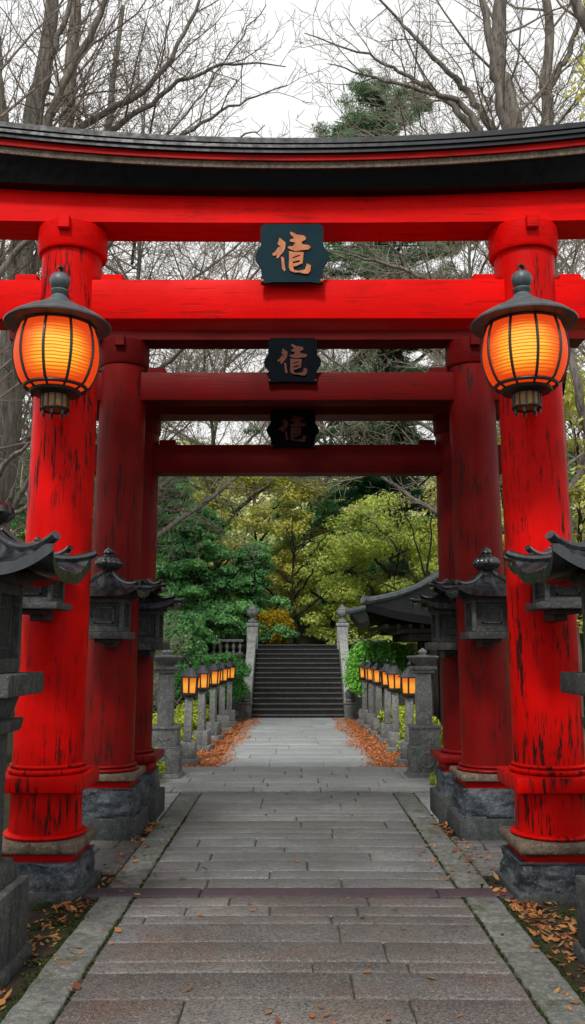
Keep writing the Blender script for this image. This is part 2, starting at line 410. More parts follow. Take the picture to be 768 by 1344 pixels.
def slab_rows(name, m, x0, x1, y0, y1, dmin, dmax, wmin, wmax, z=.03, gap=.007, jit=.0015, bev=.009, seed=1, wav=.0, rough_edge=.0028):
    r = random.Random(seed); bm = bmesh.new(); y = y0
    while y < y1 - .03:
        d = r.uniform(dmin, dmax)
        if y1 - y - d < dmin * .6: d = y1 - y
        x = x0 - (r.uniform(0, wmin) if wmax < x1 - x0 else 0)
        while x < x1 - .001:
            wd = r.uniform(wmin, wmax)
            if x1 - x - wd < wmin * .5: wd = x1 - x
            a, b = max(x, x0), min(x + wd, x1)
            if b - a > .05:
                h = z + r.uniform(-jit, jit)
                xa, xb, ya, yb = a + gap / 2, b - gap / 2, y + gap / 2, y + d - gap / 2
                nx = max(2, int((xb - xa) / .09)); ny = max(2, int((yb - ya) / .09)); J = lambda q: r.gauss(0, q)
                e_ = rough_edge; cut = lambda: r.uniform(.004, .022) if r.random() < .3 else r.uniform(.002, .008)
                c1, c2, c3, c4 = cut(), cut(), cut(), cut()
                out = [(xa + c1, ya)] + [(xa + (xb - xa) * i / nx, ya + J(e_)) for i in range(1, nx)] + [(xb - c2, ya), (xb, ya + c2)] + [(xb + J(e_), ya + (yb - ya) * i / ny) for i in range(1, ny)] \
                    + [(xb, yb - c3), (xb - c3, yb)] + [(xb - (xb - xa) * i / nx, yb + J(e_)) for i in range(1, nx)] + [(xa + c4, yb), (xa, yb - c4)] + [(xa + J(e_), yb - (yb - ya) * i / ny) for i in range(1, ny)] + [(xa, ya + c1)]
                sx, sy = J(.0022) / max(.2, xb - xa), J(.0022) / max(.2, yb - ya); xm, ym = (xa + xb) / 2, (ya + yb) / 2
                hz = lambda px_, py_: h + (px_ - xm) * sx + (py_ - ym) * sy
                rings = []
                for ins, dz in ((0, -h + .002), (0, -bev * 1.3), (bev * .5, -bev * .4), (bev * 1.6, 0)):
                    ring = []
                    for px_, py_ in out:
                        dx, dy = xm - px_, ym - py_; qx = px_ + math.copysign(min(ins, abs(dx)), dx); qy = py_ + math.copysign(min(ins, abs(dy)), dy)
                        ring.append(bm.verts.new((qx, qy - wav * qx * qx, hz(qx, qy) + dz if dz > -h else .002)))
                    rings.append(ring)
                for ra, rb in zip(rings, rings[1:]):
                    for i in range(len(out)):
                        j = (i + 1) % len(out); bm.faces.new((ra[i], ra[j], rb[j], rb[i]))
                bm.faces.new(rings[-1])
            x += wd
        y += d
    return kind(obj(name, bm, m, smooth=50), 'structure')
bm = bmesh.new(); box(bm, -1.33, 1.33, -6, 12.42, -.05, .014); kind(obj('path_bed', bm, 'joint', smooth=0), 'structure')
slab_rows('path', 'path_slab', -1.08, 1.08, -5, 6.10, .15, .34, .4, 1.6, seed=5, wav=.022)
slab_rows('path', 'path_slab_cool', -1.08, 1.08, 6.33, 8.7, .15, .36, .4, 1.8, seed=9, wav=.022)
slab_rows('path', 'path_slab_pale', -1.08, 1.08, 8.705, 10.35, .15, .34, .4, 1.8, seed=12, wav=.022)
slab_rows('path_threshold', 'threshold_stone', -1.43, 1.43, 6.105, 6.325, .22, .22, .8, 1.9, z=.033, seed=3)
for s, sd_ in ((-1, 21), (1, 22)):
    a, b = sorted((s * 1.09, s * 1.315))
    slab_rows('path_kerb', 'kerb_stone', a, b, -5, 6.10, .38, .8, .3, .4, z=.034, seed=sd_, jit=.004)
    slab_rows('path_kerb', 'kerb_stone', a, b, 6.33, 10.35, .4, .8, .3, .4, z=.034, seed=sd_ + 5, jit=.004)
    a, b = sorted((s * 1.33, s * 2.25))
    slab_rows('flagstones', 'flagstone', a, b, 6.75, 8.0, .2, .36, .25, .6, z=.024, seed=sd_ + 9, jit=.004)
    a, b = sorted((s * 1.33, s * 1.62))
    slab_rows('flagstones', 'cross_slab', a, b, 8.75, 10.35, .3, .5, .3, .4, z=.026, seed=sd_ + 19, jit=.003)
bm = bmesh.new(); box(bm, -2.05, 2.05, 10.36, 12.4, -.05, .02); kind(obj('cross_path_bed', bm, 'joint', smooth=0), 'structure')
slab_rows('cross_path', 'cross_slab', -2.05, 2.05, 10.36, 12.4, .28, .42, .5, .95, z=.045, seed=31)
bm = bmesh.new(); box(bm, -1.1, 1.1, 12.405, 20.86, -.05, .02); kind(obj('far_path_bed', bm, 'asphalt', smooth=0), 'structure')
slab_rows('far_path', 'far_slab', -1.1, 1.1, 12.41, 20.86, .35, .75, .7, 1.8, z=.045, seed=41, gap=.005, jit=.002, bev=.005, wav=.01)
for s in (-1, 1):
    bm = bmesh.new(); a, b = sorted((s * 1.105, s * 2.15)); box(bm, a, b, 12.41, 20.86, -.05, .022)
    kind(obj('leaf_litter_strip', bm, 'litter_ground', smooth=0), 'structure')
bm = bmesh.new(); box(bm, -1.9, 1.9, 20.865, 23.3, -.05, .028); kind(obj('stair_apron', bm, 'tread_stone', smooth=0), 'structure')

# ------------------------------------------------------------------ fallen leaves (uncountable)
def leaf_scatter(name, spots, m, size, seed, zbase=.036):
    r = np.random.default_rng(seed)
    P = np.array(spots); n_ = len(P)
    shape = np.array([(0, -1, .12), (.42, -.35, .02), (.5, .25, .06), (0, 1, .2), (-.5, .25, .06), (-.42, -.35, .02)])
    s = r.uniform(size[0], size[1], n_); a = r.uniform(0, 2 * PI, n_); tx = r.normal(0, .28, n_); ty = r.normal(0, .28, n_); curl = r.uniform(-.5, 2.2, n_)
    L = shape[None] * s[:, None, None]; L[:, :, 2] *= curl[:, None]; L[:, :, 0] *= r.uniform(.6, 1.2, n_)[:, None]
    x, y, z = L[..., 0], L[..., 1], L[..., 2]
    z = z + x * tx[:, None] + y * ty[:, None]; z -= z.min(axis=1, keepdims=True)
    ca, sa = np.cos(a)[:, None], np.sin(a)[:, None]
    V = np.stack((x * ca - y * sa + P[:, 0:1], x * sa + y * ca + P[:, 1:2], z + P[:, 2:3]), -1).reshape(-1, 3)
    me = bpy.data.meshes.new(name); me.vertices.add(len(V)); me.vertices.foreach_set('co', V.ravel())
    me.loops.add(len(V)); me.loops.foreach_set('vertex_index', np.arange(len(V)))
    me.polygons.add(n_); me.polygons.foreach_set('loop_start', np.arange(n_) * 6); me.update(calc_edges=True); me.validate()
    return kind(obj(name, me, m, smooth=0), 'stuff')
sp_ = []
def cluster(x, y, n_, sx, sy, z):
    for _ in range(int(n_ * 1.35)): sp_.append((rng.gauss(x, sx), rng.gauss(y, sy), z))
for s in (-1, 1):
    cluster(s * 1.62, 4.75, 60, .12, .5, .004); cluster(s * 1.5, 5.3, 110, .13, .35, .004); cluster(s * 1.42, 5.95, 90, .1, .1, .008)
    cluster(s * 1.32, 6.5, 30, .08, .25, .036); cluster(s * 1.38, 7.5, 40, .07, .4, .036); cluster(s * 1.36, 8.3, 70, .06, .3, .03)
    cluster(s * 1.7, 9.5, 60, .12, .5, .03); cluster(s * 1.05, 6.8, 16, .05, .6, .036); cluster(s * 1.25, 4.6, 16, .1, .5, .038)
cluster(1.62, 4.9, 150, .12, .45, .004); cluster(-1.5, 4.35, 60, .07, .12, .006); cluster(1.5, 5.6, 60, .1, .2, .004)
cluster(0, 4.2, 13, .4, .12, .036)
for _ in range(34): sp_.append((rng.uniform(-1.05, 1.05), rng.uniform(3.9, 6.0) if rng.random() < .5 else rng.uniform(4, 10), .036))
leaf_scatter('fallen_leaves', sp_, 'leaf_fallen', (.008, .034), 3)
sp2 = []
for s in (-1, 1):
    for _ in range(9000):
        y = rng.uniform(12.35, 20.7); edge = 1.08 - .20 * (y - 12.4) / 8 - .12 * max(0, math.sin(y * 2.1 + s)) - abs(rng.gauss(0, .05))
        x = rng.uniform(edge, 2.1)
        sp2.append((s * x, y, .032 if x > 1.1 else .05))
leaf_scatter('leaf_litter', sp2, 'leaf_litter', (.011, .026), 4)
# ------------------------------------------------------------------ torii gates
CH = [  # brush strokes of the plaque's character, in plaque units (x right, z up), traced in order
 [(255, 198), (310, 245), (305, 300), (285, 340), (262, 362), (245, 390), (228, 388), (232, 350), (250, 318), (266, 290), (250, 268), (236, 255), (246, 240)],
 [(248, 285), (262, 290), (240, 335), (225, 362), (200, 368), (192, 350), (215, 330)],
 [(270, 375), (295, 385), (300, 440), (310, 500), (300, 512), (280, 490), (276, 440)],
 [(350, 145), (372, 150), (410, 172), (470, 180), (492, 197), (488, 220), (452, 238), (392, 246), (350, 236), (345, 222), (385, 205), (375, 190), (352, 168)],
 [(400, 238), (452, 236), (458, 262), (520, 270), (535, 290), (515, 312), (450, 316), (400, 325), (365, 315), (330, 296), (335, 281), (375, 281), (385, 265)],
 [(340, 325), (368, 331), (373, 400), (376, 465), (385, 500), (392, 525), (350, 505), (338, 470), (342, 400)],
 [(366, 333), (470, 335), (468, 362), (420, 364), (372, 383)],
 [(440, 360), (470, 350), (466, 400), (460, 440), (432, 452), (438, 408)],
 [(370, 396), (420, 378), (445, 372), (442, 408), (400, 418), (374, 424)],
 [(376, 440), (440, 428), (452, 441), (410, 462), (378, 470)],
 [(386, 500), (420, 510), (482, 497), (490, 470), (500, 441), (535, 460), (530, 510), (510, 535), (470, 535), (430, 522), (388, 524)]]
def plaque(parent, z0, z1, wd, y, bmat, gmat, first):
    ox = -.045; h = z1 - z0; k = wd / 640.0; kz = h / 550.0
    half = [(-255, 275), (-258, 258), (-280, 255), (-280, 75), (-292, 52), (-316, 20), (-328, -20), (-318, -62), (-294, -98), (-278, -122), (-274, -172), (-262, -190), (-276, -216), (-276, -272), (-250, -275), (-160, -262)]
    poly = [(x * k, z * kz) for x, z in half] + [(-x * k, z * kz) for x, z in half[::-1]]
    bm = bmesh.new(); prism(bm, poly, y - .035, y, ox, (z0 + z1) / 2)
    o = obj('plaque', bm, bmat, parent, smooth=20)
    bm = bmesh.new()
    for i, st in enumerate(CH):
        d = .006 + .0007 * i
        prism(bm, [((x - 385 + 18) * k, (335 - zz + 8) * kz) for x, zz in st], y - .035 - d, y - .034, ox, (z0 + z1) / 2)
    obj('character', bm, gmat, o, smooth=0)
    for s in (-1, 1):
        bm = bmesh.new(); bmesh.ops.create_icosphere(bm, subdivisions=2, radius=.013)
        for v in bm.verts: v.co += Vector((ox + s * 262 * k, y - .037, (z0 + z1) / 2 - 252 * kz))
        obj('stud', bm, gmat, o)
    return o

def torii(label, Y, px, r0, r1, ztop, zcol, nuki, zsh, sc, plq, base, red, beam, bmat, gmat, lean):
    t_ = thing('torii_gate', label, 'torii gate', (0, Y, 0), 0, None)
    xs = np.linspace(-2.95, 2.95, 41) * (1 if sc > .9 else .93)
    b = zsh; q = lambda z: b + (z - 4.82) * sc; g = lambda y: y if sc > .9 else y * .85
    def part(name, prof, m): return obj(name, sweep(bmesh.new(), [(g(y), q(z), k * (1 if sc > .9 else .3)) for y, z, k in prof], xs), m, t_, smooth=25)
    part('lintel', [(-.17, 4.82, .004), (.15, 4.82, .004), (.15, 5.028, .014), (-.17, 5.028, .014)], beam)
    part('kasagi', [(-.27, 5.03, .014), (.25, 5.03, .014), (.34, 5.14, .026), (-.36, 5.14, .026)], 'black_lacquer')
    part('moulding', [(-.38, 5.142, .026), (.36, 5.142, .026), (.36, 5.187, .027), (-.385, 5.187, .027)], 'tan_stone' if sc > .96 else 'dark_wood')
    part('trim_band', [(-.405, 5.188, .027), (.36, 5.188, .027), (.36, 5.232, .028), (-.405, 5.232, .028)], 'red_trim')
    part('roof', [(-.43, 5.234, .028), (.40, 5.234, .028), (.41, 5.30, .028), (.36, 5.376, .0285), (0, 5.43, .0285), (-.385, 5.378, .0285), (-.39, 5.366, .0285), (-.415, 5.362, .0285),
                  (-.42, 5.318, .0285), (-.405, 5.312, .0285), (-.405, 5.300, .0285), (-.437, 5.294, .028), (-.442, 5.268, .028), (-.428, 5.262, .028)], 'black_roof')
    hd = .125 if sc > .96 else .11
    L = 2.36 if sc > .96 else 2.12
    bm = bmesh.new(); box(bm, -L, L, -hd, hd, nuki[0], nuki[1], .008, 2)
    obj('tie_beam', bm, beam, t_)
    for s in (-1, 1):
        for side in (-1, 1):
            cx = s * px[1] + side * (r1 + .10)
            bm = bmesh.new(); box(bm, cx - .085, cx + .085, -hd * .7, hd * .55, nuki[1] - .002, nuki[1] + .06, .008)
            obj('wedge', bm, beam, t_)
    for s in (-1, 1):
        kx = (px[1] - px[0]) / (ztop - .7) * s; x_at = lambda z: s * px[0] + kx * (z - .7)
        zs = np.linspace(base['shaft'], ztop - .004, 14)
        bm = bmesh.new()
        lathe(bm, [(r0 + (r1 - r0) * (z - base['shaft']) / (ztop - base['shaft']), z) for z in zs], 64, s * px[0] - kx * .7, 0, (kx, 0))
        pl = obj('pillar', bm, red, t_)
        bm = bmesh.new(); rc = r1 * (1.165 if sc > .96 else 1.09)
        lathe(bm, [(r1 * .99, zcol - .012), (rc * .96, zcol - .006), (rc, zcol + .012), (rc, ztop - .006), (rc * .985, ztop - .002)], 64, x_at(ztop), 0)
        obj('collar', bm, beam, pl)
        bm = bmesh.new(); box(bm, x_at(ztop) - .045, x_at(ztop) + .045, -rc - .045, -rc + .04, ztop - .1, ztop - .003, .006)
        obj('collar_block', bm, beam, pl)
        base['build'](pl, s * px[0], s, red)
    plaque(t_, *plq, bmat, gmat, sc)
    return t_

def ringprof(r, z0, z1, out):
    n_ = 6; return [(r - .01, z0)] + [(r + out * math.sin(PI * i / n_) ** .6, z0 + (z1 - z0) * i / n_) for i in range(1, n_)] + [(r - .01, z1)]
def base_front(p, x, s, red):
    bm = bmesh.new(); lathe(bm, ringprof(.246, .832, .862, .016), 64, x); obj('base_ring', bm, red, p)
    bm = bmesh.new(); lathe(bm, ringprof(.254, .79, .834, .02), 64, x); obj('base_ring', bm, red, p)
    bm = bmesh.new(); box(bm, x - .302, x + .302, -.302, .302, .686, .79, .012, 2); obj('base_slab', bm, red, p)
    bm = bmesh.new(); lathe(bm, [(.248, .40), (.245, .55), (.247, .688)], 64, x); obj('base_drum', bm, red, p)
    bm = bmesh.new(); lathe(bm, ringprof(.256, .368, .408, .028), 64, x); obj('base_ring', bm, red, p)
    bm = bmesh.new(); box(bm, x - .305, x + .305, -.305, .305, .292, .37, .026, 3); obj('sill_slab', bm, 'tan_stone', p)
    bm = bmesh.new(); box(bm, x - .255, x + .255, -.255, .255, .225, .295, .012, 2); obj('red_plinth', bm, 'red_trim', p)
    obj('plinth_block', rock(x - .302, x + .302, -.302, .302, .05, .24, 18, .035, 6, 2 + s, .05), 'rough_stone', p, 60)
    bm = bmesh.new(); box(bm, x - .335, x + .335, -.335, .335, -.03, .056, .012, 2); obj('plinth_slab', bm, 'plinth_stone', p)
def base_mid(p, x, s, red):
    bm = bmesh.new(); lathe(bm, ringprof(.24, .60, .635, .022), 56, x); obj('base_ring', bm, red, p)
    bm = bmesh.new(); lathe(bm, ringprof(.25, .565, .605, .03), 56, x); obj('base_ring', bm, red, p)
    bm = bmesh.new(); box(bm, x - .30, x + .30, -.30, .30, .505, .567, .018, 2); obj('sill_slab', bm, 'tan_stone', p)
    bm = bmesh.new(); box(bm, x - .25, x + .25, -.25, .25, .43, .507, .012, 2); obj('red_plinth', bm, 'red_trim', p)
    obj('plinth_block', rock(x - .295, x + .295, -.295, .295, .195, .445, 16, .045, 5, 5 + s, .09), 'rough_stone', p, 60)
    bm = bmesh.new(); box(bm, x - .325, x + .325, -.325, .325, -.03, .20, .014, 2); obj('plinth_slab', bm, 'plinth_stone', p)
def base_back(p, x, s, red):
    bm = bmesh.new(); lathe(bm, ringprof(.215, .625, .67, .02), 48, x); obj('base_ring', bm, red, p)
    bm = bmesh.new(); box(bm, x - .30, x + .30, -.30, .30, .555, .628, .014, 2); obj('base_slab', bm, red, p)
    bm = bmesh.new(); box(bm, x - .23, x + .23, -.23, .23, .46, .557, .01, 2); obj('red_plinth', bm, 'red_trim', p)
    obj('plinth_block', rock(x - .27, x + .27, -.27, .27, .24, .47, 12, .03, 6, 9 + s, .06), 'rough_stone', p, 60)
    bm = bmesh.new(); box(bm, x - .31, x + .31, -.31, .31, -.03, .25, .014, 2); obj('plinth_slab', bm, 'plinth_stone', p)
torii('bright red torii gate nearest the viewer, with black curved roof beam and teal plaque', 6.38, (1.764, 1.735), .245, .224, 4.82, 4.615, (4.08, 4.39), 4.82, 1.0,
      (4.32, 4.79, .535, -.175), dict(shaft=.83, build=base_front), 'red_lacquer', 'red_beam', 'plaque_board', 'gilt', 0)
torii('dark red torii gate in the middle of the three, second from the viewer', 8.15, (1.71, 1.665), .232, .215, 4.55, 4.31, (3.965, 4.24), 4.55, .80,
      (4.12, 4.56, .53, -.13), dict(shaft=.61, build=base_mid), 'red_shaded', 'red_beam_shaded', 'plaque_board_shaded', 'gilt_shaded', 0)
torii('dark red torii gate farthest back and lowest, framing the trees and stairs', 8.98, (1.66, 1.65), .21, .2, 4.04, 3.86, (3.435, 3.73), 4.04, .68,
      (3.68, 4.085, .53, -.145), dict(shaft=.63, build=base_back), 'red_shaded', 'red_beam_shaded', 'plaque_board_shaded', 'gilt_shaded', 0)

# ------------------------------------------------------------------ hanging lanterns
def hanging_lantern(label, x, y, z, armdx, armdy):
    rz = R(15.7) * (1 if x < 0 else -1); armdx, armdy = armdx * math.cos(rz) + (armdy + .06) * math.sin(rz), -armdx * math.sin(rz) + (armdy + .06) * math.cos(rz) - .06
    t_ = thing('hanging_lantern', label, 'lantern', (x, y, z), rz, 'glowing lanterns hung before the front gate pillars')
    prof = [(.205, .175), (.235, .20), (.262, .25), (.283, .31), (.295, .37), (.298, .42), (.294, .48), (.282, .55), (.262, .61), (.255, .64)]
    bm = bmesh.new(); lathe(bm, prof, 72); obj('paper_shade', bm, 'lit_paper', t_, 60)
    n_ = 10
    for i in range(n_):
        a = 2 * PI * (i + .5) / n_ - PI / 2
        bm = bmesh.new()
        tube(bm, [((r + .004) * math.cos(a), (r + .004) * math.sin(a), zz) for r, zz in prof], .0105, 6)
        obj('rib', bm, 'dark_iron', t_)
    for rr, zz in ((.212, .178), (.258, .628)):
        bm = bmesh.new(); tube(bm, [(rr * math.cos(a), rr * math.sin(a), zz) for a in np.linspace(0, 2 * PI, 49)], .014, 8); obj('hoop', bm, 'dark_iron', t_)
    bm = bmesh.new(); lathe(bm, [(.19, .168), (.2, .172), (.2, .176)], 48); obj('shade_floor', bm, 'lit_paper', t_)
    bm = bmesh.new(); tube(bm, [(.165 * math.cos(a), .165 * math.sin(a), .145) for a in np.linspace(0, 2 * PI, 49)], .016, 8)
    for i in range(n_):
        a = 2 * PI * (i + .5) / n_ - PI / 2
        tube(bm, [(.212 * math.cos(a), .212 * math.sin(a), .176), (.165 * math.cos(a), .165 * math.sin(a), .145)], .009, 6)
    lathe(bm, [(.10, .118), (.165, .135), (.17, .148), (.10, .15)], 32)
    obj('bottom_frame', bm, 'dark_iron', t_)
    bm = bmesh.new(); lathe(bm, [(.094, .02), (.094, .125)], 24); cl = obj('bottom_collar', bm, 'amber_slat', t_)
    bm = bmesh.new()
    for i in range(12):
        a = 2 * PI * i / 12; ca, sa = math.cos(a), math.sin(a)
        tube(bm, [(.098 * ca, .098 * sa, .015), (.098 * ca, .098 * sa, .122)], .006, 5)
    tube(bm, [(.098 * math.cos(a), .098 * math.sin(a), .018) for a in np.linspace(0, 2 * PI, 33)], .009, 6)
    obj('collar_bars', bm, 'dark_iron', cl)
    for i in range(7):
        a = 2 * PI * i / 7
        bm = bmesh.new(); lathe(bm, [(.008, -.03), (.011, -.012), (.007, .02)], 8, .085 * math.cos(a), .085 * math.sin(a)); obj('peg', bm, 'dark_iron', t_)
    bm = bmesh.new(); lathe(bm, [(.255, .632), (.36, .63), (.376, .634), (.378, .645), (.33, .685), (.26, .728), (.19, .762), (.145, .785), (.135, .79), (.13, .80), (.105, .815), (.075, .835), (.055, .86), (.05, .87)], 64)
    cap = obj('cap', bm, 'verdigris', t_, 50)
    bm = bmesh.new(); lathe(bm, [(.048, .868), (.06, .885), (.066, .9), (.058, .912), (.045, .918), (.062, .935), (.074, .965), (.075, .985), (.066, 1.015), (.045, 1.035), (.015, 1.044)], 32); obj('finial', bm, 'verdigris', cap, 50)
    bm = bmesh.new(); tube(bm, [(.026 * math.cos(a), 0, 1.066 + .026 * math.sin(a)) for a in np.linspace(0, 2 * PI, 17)], .006, 6)
    obj('ring', bm, 'dark_iron', t_)
    bm = bmesh.new()
    tube(bm, [(0, -.01, 1.075), (.0, .008, 1.096), (armdx * .15, armdy * .12, 1.104), (armdx * .6, armdy * .6, 1.10), (armdx, armdy + .06, 1.09)], .013, 8)
    obj('hanger_arm', bm, 'dark_iron', t_)
    return t_
hanging_lantern('glowing orange paper lantern under a grey cap, hung before the left front pillar', -1.645, 5.74, 3.22, -.09, .435).scale = (.95, .95, .95)
hanging_lantern('glowing orange paper lantern under a grey cap, hung before the right front pillar', 1.54, 5.74, 3.23, .20, .45).scale = (.95, .95, .95)

# ------------------------------------------------------------------ stone lanterns with tiled roofs
def hip_roof(half, z0, H, lift, top, nu=36, nv=12, pitch=.07, amp=.008, thick=.035, cx=0, cy=0, ratio=1.0, conc=.6):
    bm = bmesh.new()
    def pt(side, u, v_, roll=True, dz=0):
        w_ = half * (1 - v_) + top * v_; au = abs(u)
        w2 = w_ * (1 + .05 * au ** 6 * (1 - v_))
        z = z0 + H * ((1 - conc) * v_ + conc * v_ ** 2.2) + lift * au ** 4 * (1 - v_) ** 2 + dz
        lat = u * w2
        if roll: z += amp * abs(math.cos(PI * lat / pitch)) ** .6
        x, y = {0: (lat, -w2), 1: (w2, lat), 2: (-lat, w2), 3: (-w2, -lat)}[side]
        return (cx + x * ratio, cy + y, z)
    for sd__ in range(4):
        up = [[bm.verts.new(pt(sd__, -1 + 2 * i / nu, j / nv)) for i in range(nu + 1)] for j in range(nv + 1)]
        dn = [[bm.verts.new(pt(sd__, -1 + 2 * i / nu, j / nv * .6, False, -thick)) for i in range(nu + 1)] for j in range(nv + 1)]
        for g_ in (up, dn):
            for j in range(nv):
                for i in range(nu): bm.faces.new((g_[j][i], g_[j][i + 1], g_[j + 1][i + 1], g_[j + 1][i]))
        for i in range(nu): bm.faces.new((up[0][i], up[0][i + 1], dn[0][i + 1], dn[0][i]))
    return bm, pt
def hip_ridges(pt, rad, n_=12, ext=.0):
    bm = bmesh.new()
    for sd__ in range(4):
        pts = [Vector(pt(sd__, 1, j / n_, False, rad * .6)) for j in range(n_, -1, -1)]
        d = (pts[-1] - pts[-2]); d.z = abs(d.z) + rad * .8
        pts.append(pts[-1] + d.normalized() * rad * 1.0)
        tube(bm, pts, [rad] * (n_ - 2) + [rad, rad * 1.05, rad * 1.15, rad * 1.1], 8)
    return bm
def finial_prof(z0, h, r):
    return [(r * .55, z0), (r * .6, z0 + h * .08), (r * .42, z0 + h * .14), (r * .8, z0 + h * .24), (r, z0 + h * .38), (r * .96, z0 + h * .5), (r * .7, z0 + h * .62), (r * .42, z0 + h * .68),
            (r * .36, z0 + h * .72), (r * .44, z0 + h * .78), (r * .36, z0 + h * .88), (r * .1, z0 + h * .97), (r * .03, z0 + h)]
def light_box(parent, hw, z0, z1, m='light_box_stone', frame='granite'):
    bm = bmesh.new(); c = hw * .82; box(bm, -c, c, -c, c, z0, z1 - .004); o = obj('light_box', bm, m, parent)
    bm = bmesh.new(); f = hw * .2; h = z1 - z0
    for a in (-1, 1):
        for b_ in (-1, 1):
            xa, xb = sorted((a * hw, a * (hw - f))); ya, yb = sorted((b_ * hw, b_ * (hw - f)))
            box(bm, xa, xb, ya, yb, z0 + .002, z1 - .002, .004)
    for zz0, zz1 in ((z0 + .001, z0 + h * .16), (z1 - h * .13, z1 - .001)):
        for a in (-1, 1):
            ya, yb = sorted((a * (hw - .004), a * (hw - f + .004)))
            box(bm, -hw + f, hw - f, ya, yb, zz0, zz1, .003); box(bm, ya, yb, -hw + f, hw - f, zz0, zz1, .003)
    obj('frame', bm, frame, o)
    bm = bmesh.new(); q = hw * .5; zc = (z0 + z1) / 2
    for a in (-1, 1):
        ya, yb = sorted((a * (c - .002), a * (c + .008))); hh = h * .24
        for (xa, xb, za, zb) in ((-q, q, zc - hh, zc - hh + .012), (-q, q, zc + hh - .012, zc + hh), (-q, -q + .012, zc - hh, zc + hh), (q - .012, q, zc - hh, zc + hh)):
            box(bm, xa, xb, ya, yb, za, zb); box(bm, ya, yb, xa, xb, za, zb)
    obj('panel_moulding', bm, frame, o)
    return o
def pillar_lantern(label, x, y, reach, bx, plat, zp, zb, zt, rh, H, lift, fin, upper=None):
    t_ = thing('bracket_lantern', label, 'stone lantern', (x, y, zp), 0, 'small roofed stone lanterns bracketed to the gate pillars')
    z = lambda q: q - zp
    bm = bmesh.new(); box(bm, -plat, plat, -plat, plat, 0, z(zb), .006, 2); obj('platform', bm, 'granite', t_)
    light_box(t_, bx, z(zb), z(zt))
    bm, pt = hip_roof(rh, z(zt) + .05, H, lift, .05, 28, 10, .085, .009, .04); ro = obj('roof', bm, 'roof_tile', t_, 40)
    obj('roof_ridge', hip_ridges(pt, .019), 'roof_tile', ro)
    bm = bmesh.new(); box(bm, -bx * 1.15, bx * 1.15, -bx * 1.15, bx * 1.15, z(zt) - .005, z(zt) + .055, .004); obj('eave_block', bm, 'light_box_stone', t_)
    zr = z(zt) + .05 + H
    if upper:
        bm = bmesh.new(); box(bm, -.09, .09, -.09, .09, zr - .03, zr + .03); obj('upper_neck', bm, 'light_box_stone', t_)
        bm, pt = hip_roof(upper, zr + .035, .09, .06, .03, 20, 8, .06, .007, .03); r2 = obj('upper_roof', bm, 'roof_tile', t_, 40)
        obj('roof_ridge', hip_ridges(pt, .014), 'roof_tile', r2); zr += .12
    if fin:
        bm = bmesh.new(); lathe(bm, finial_prof(zr - .01, fin[0], fin[1]), 48, flute=14, famp=.16, fz=(zr + fin[0] * .16, zr + fin[0] * .62)); obj('finial', bm, 'roof_tile', ro, 40)
    bm = bmesh.new(); box(bm, -.05, .05, plat * .3, reach, -.07, -.001, .005); box(bm, -.08, .08, -plat * .6, plat * .8, -.03, -.0005, .004); obj('bracket', bm, 'dark_wood', t_)
for s, nm in ((-1, 'left'), (1, 'right')):
    pillar_lantern('roofed stone lantern bracketed to the ' + nm + ' front pillar, half behind the big lantern roof', s * 1.755, 5.86, .36, .155, .2, 1.90, 1.945, 2.13, .275, .12, .08, (.10, .06))
    pillar_lantern('roofed stone lantern with ribbed bulb finial bracketed to the ' + nm + ' middle pillar', s * 1.655, 7.68, .34, .17, .21, 1.725, 1.785, 2.07, .295, .17, .06, (.25, .115))
    pillar_lantern('two tiered roof stone lantern bracketed to the ' + nm + ' rear pillar', s * 1.47, 8.5, .36, .16, .22, 1.63, 1.70, 2.0, .31, .12, .06, None, .17)

def standing_lantern(label, x, y):
    t_ = thing('standing_lantern', label, 'stone lantern', (x, y, 0), 0, 'large roofed stone lanterns beside the path')
    def b(name, h, z0, z1, m='granite', bev=.012, k=0.0):
        bm = bmesh.new(); box(bm, -h, h, -h, h, z0, z1, bev, 2, k); return obj(name, bm, m, t_)
    b('base', .315, -.03, .07); b('base', .29, .07, .42)
    b('base_cap', .24, .42, .53, k=.1); b('post', .17, .53, 1.2)
    b('neck_slab', .225, 1.2, 1.27, k=-.05); b('neck', .18, 1.27, 1.40, k=-.2)
    b('platform', .315, 1.40, 1.515, 'granite', .01)
    light_box(t_, .205, 1.515, 2.0, 'light_box_stone', 'granite')
    b('eave_block', .25, 1.995, 2.055, 'dark_wood', .008)
    bm, pt = hip_roof(.40, 2.05, .24, .13, .08, 48, 16, .075, .014, .05, conc=.7, ratio=1.28); ro = obj('roof', bm, 'roof_tile', t_, 40)
    obj('roof_ridge', hip_ridges(pt, .024), 'roof_tile', ro)
    bm = bmesh.new(); lathe(bm, finial_prof(2.27, .29, .19), 40, flute=12, famp=.1, fz=(2.33, 2.47)); obj('finial', bm, 'roof_tile', ro, 40)
standing_lantern('large dark stone lantern at the left edge, its tiled roof overlapping the front pillar', -1.77, 4.78)
standing_lantern('large dark stone lantern at the right edge, its tiled roof overlapping the front pillar', 1.80, 4.78)

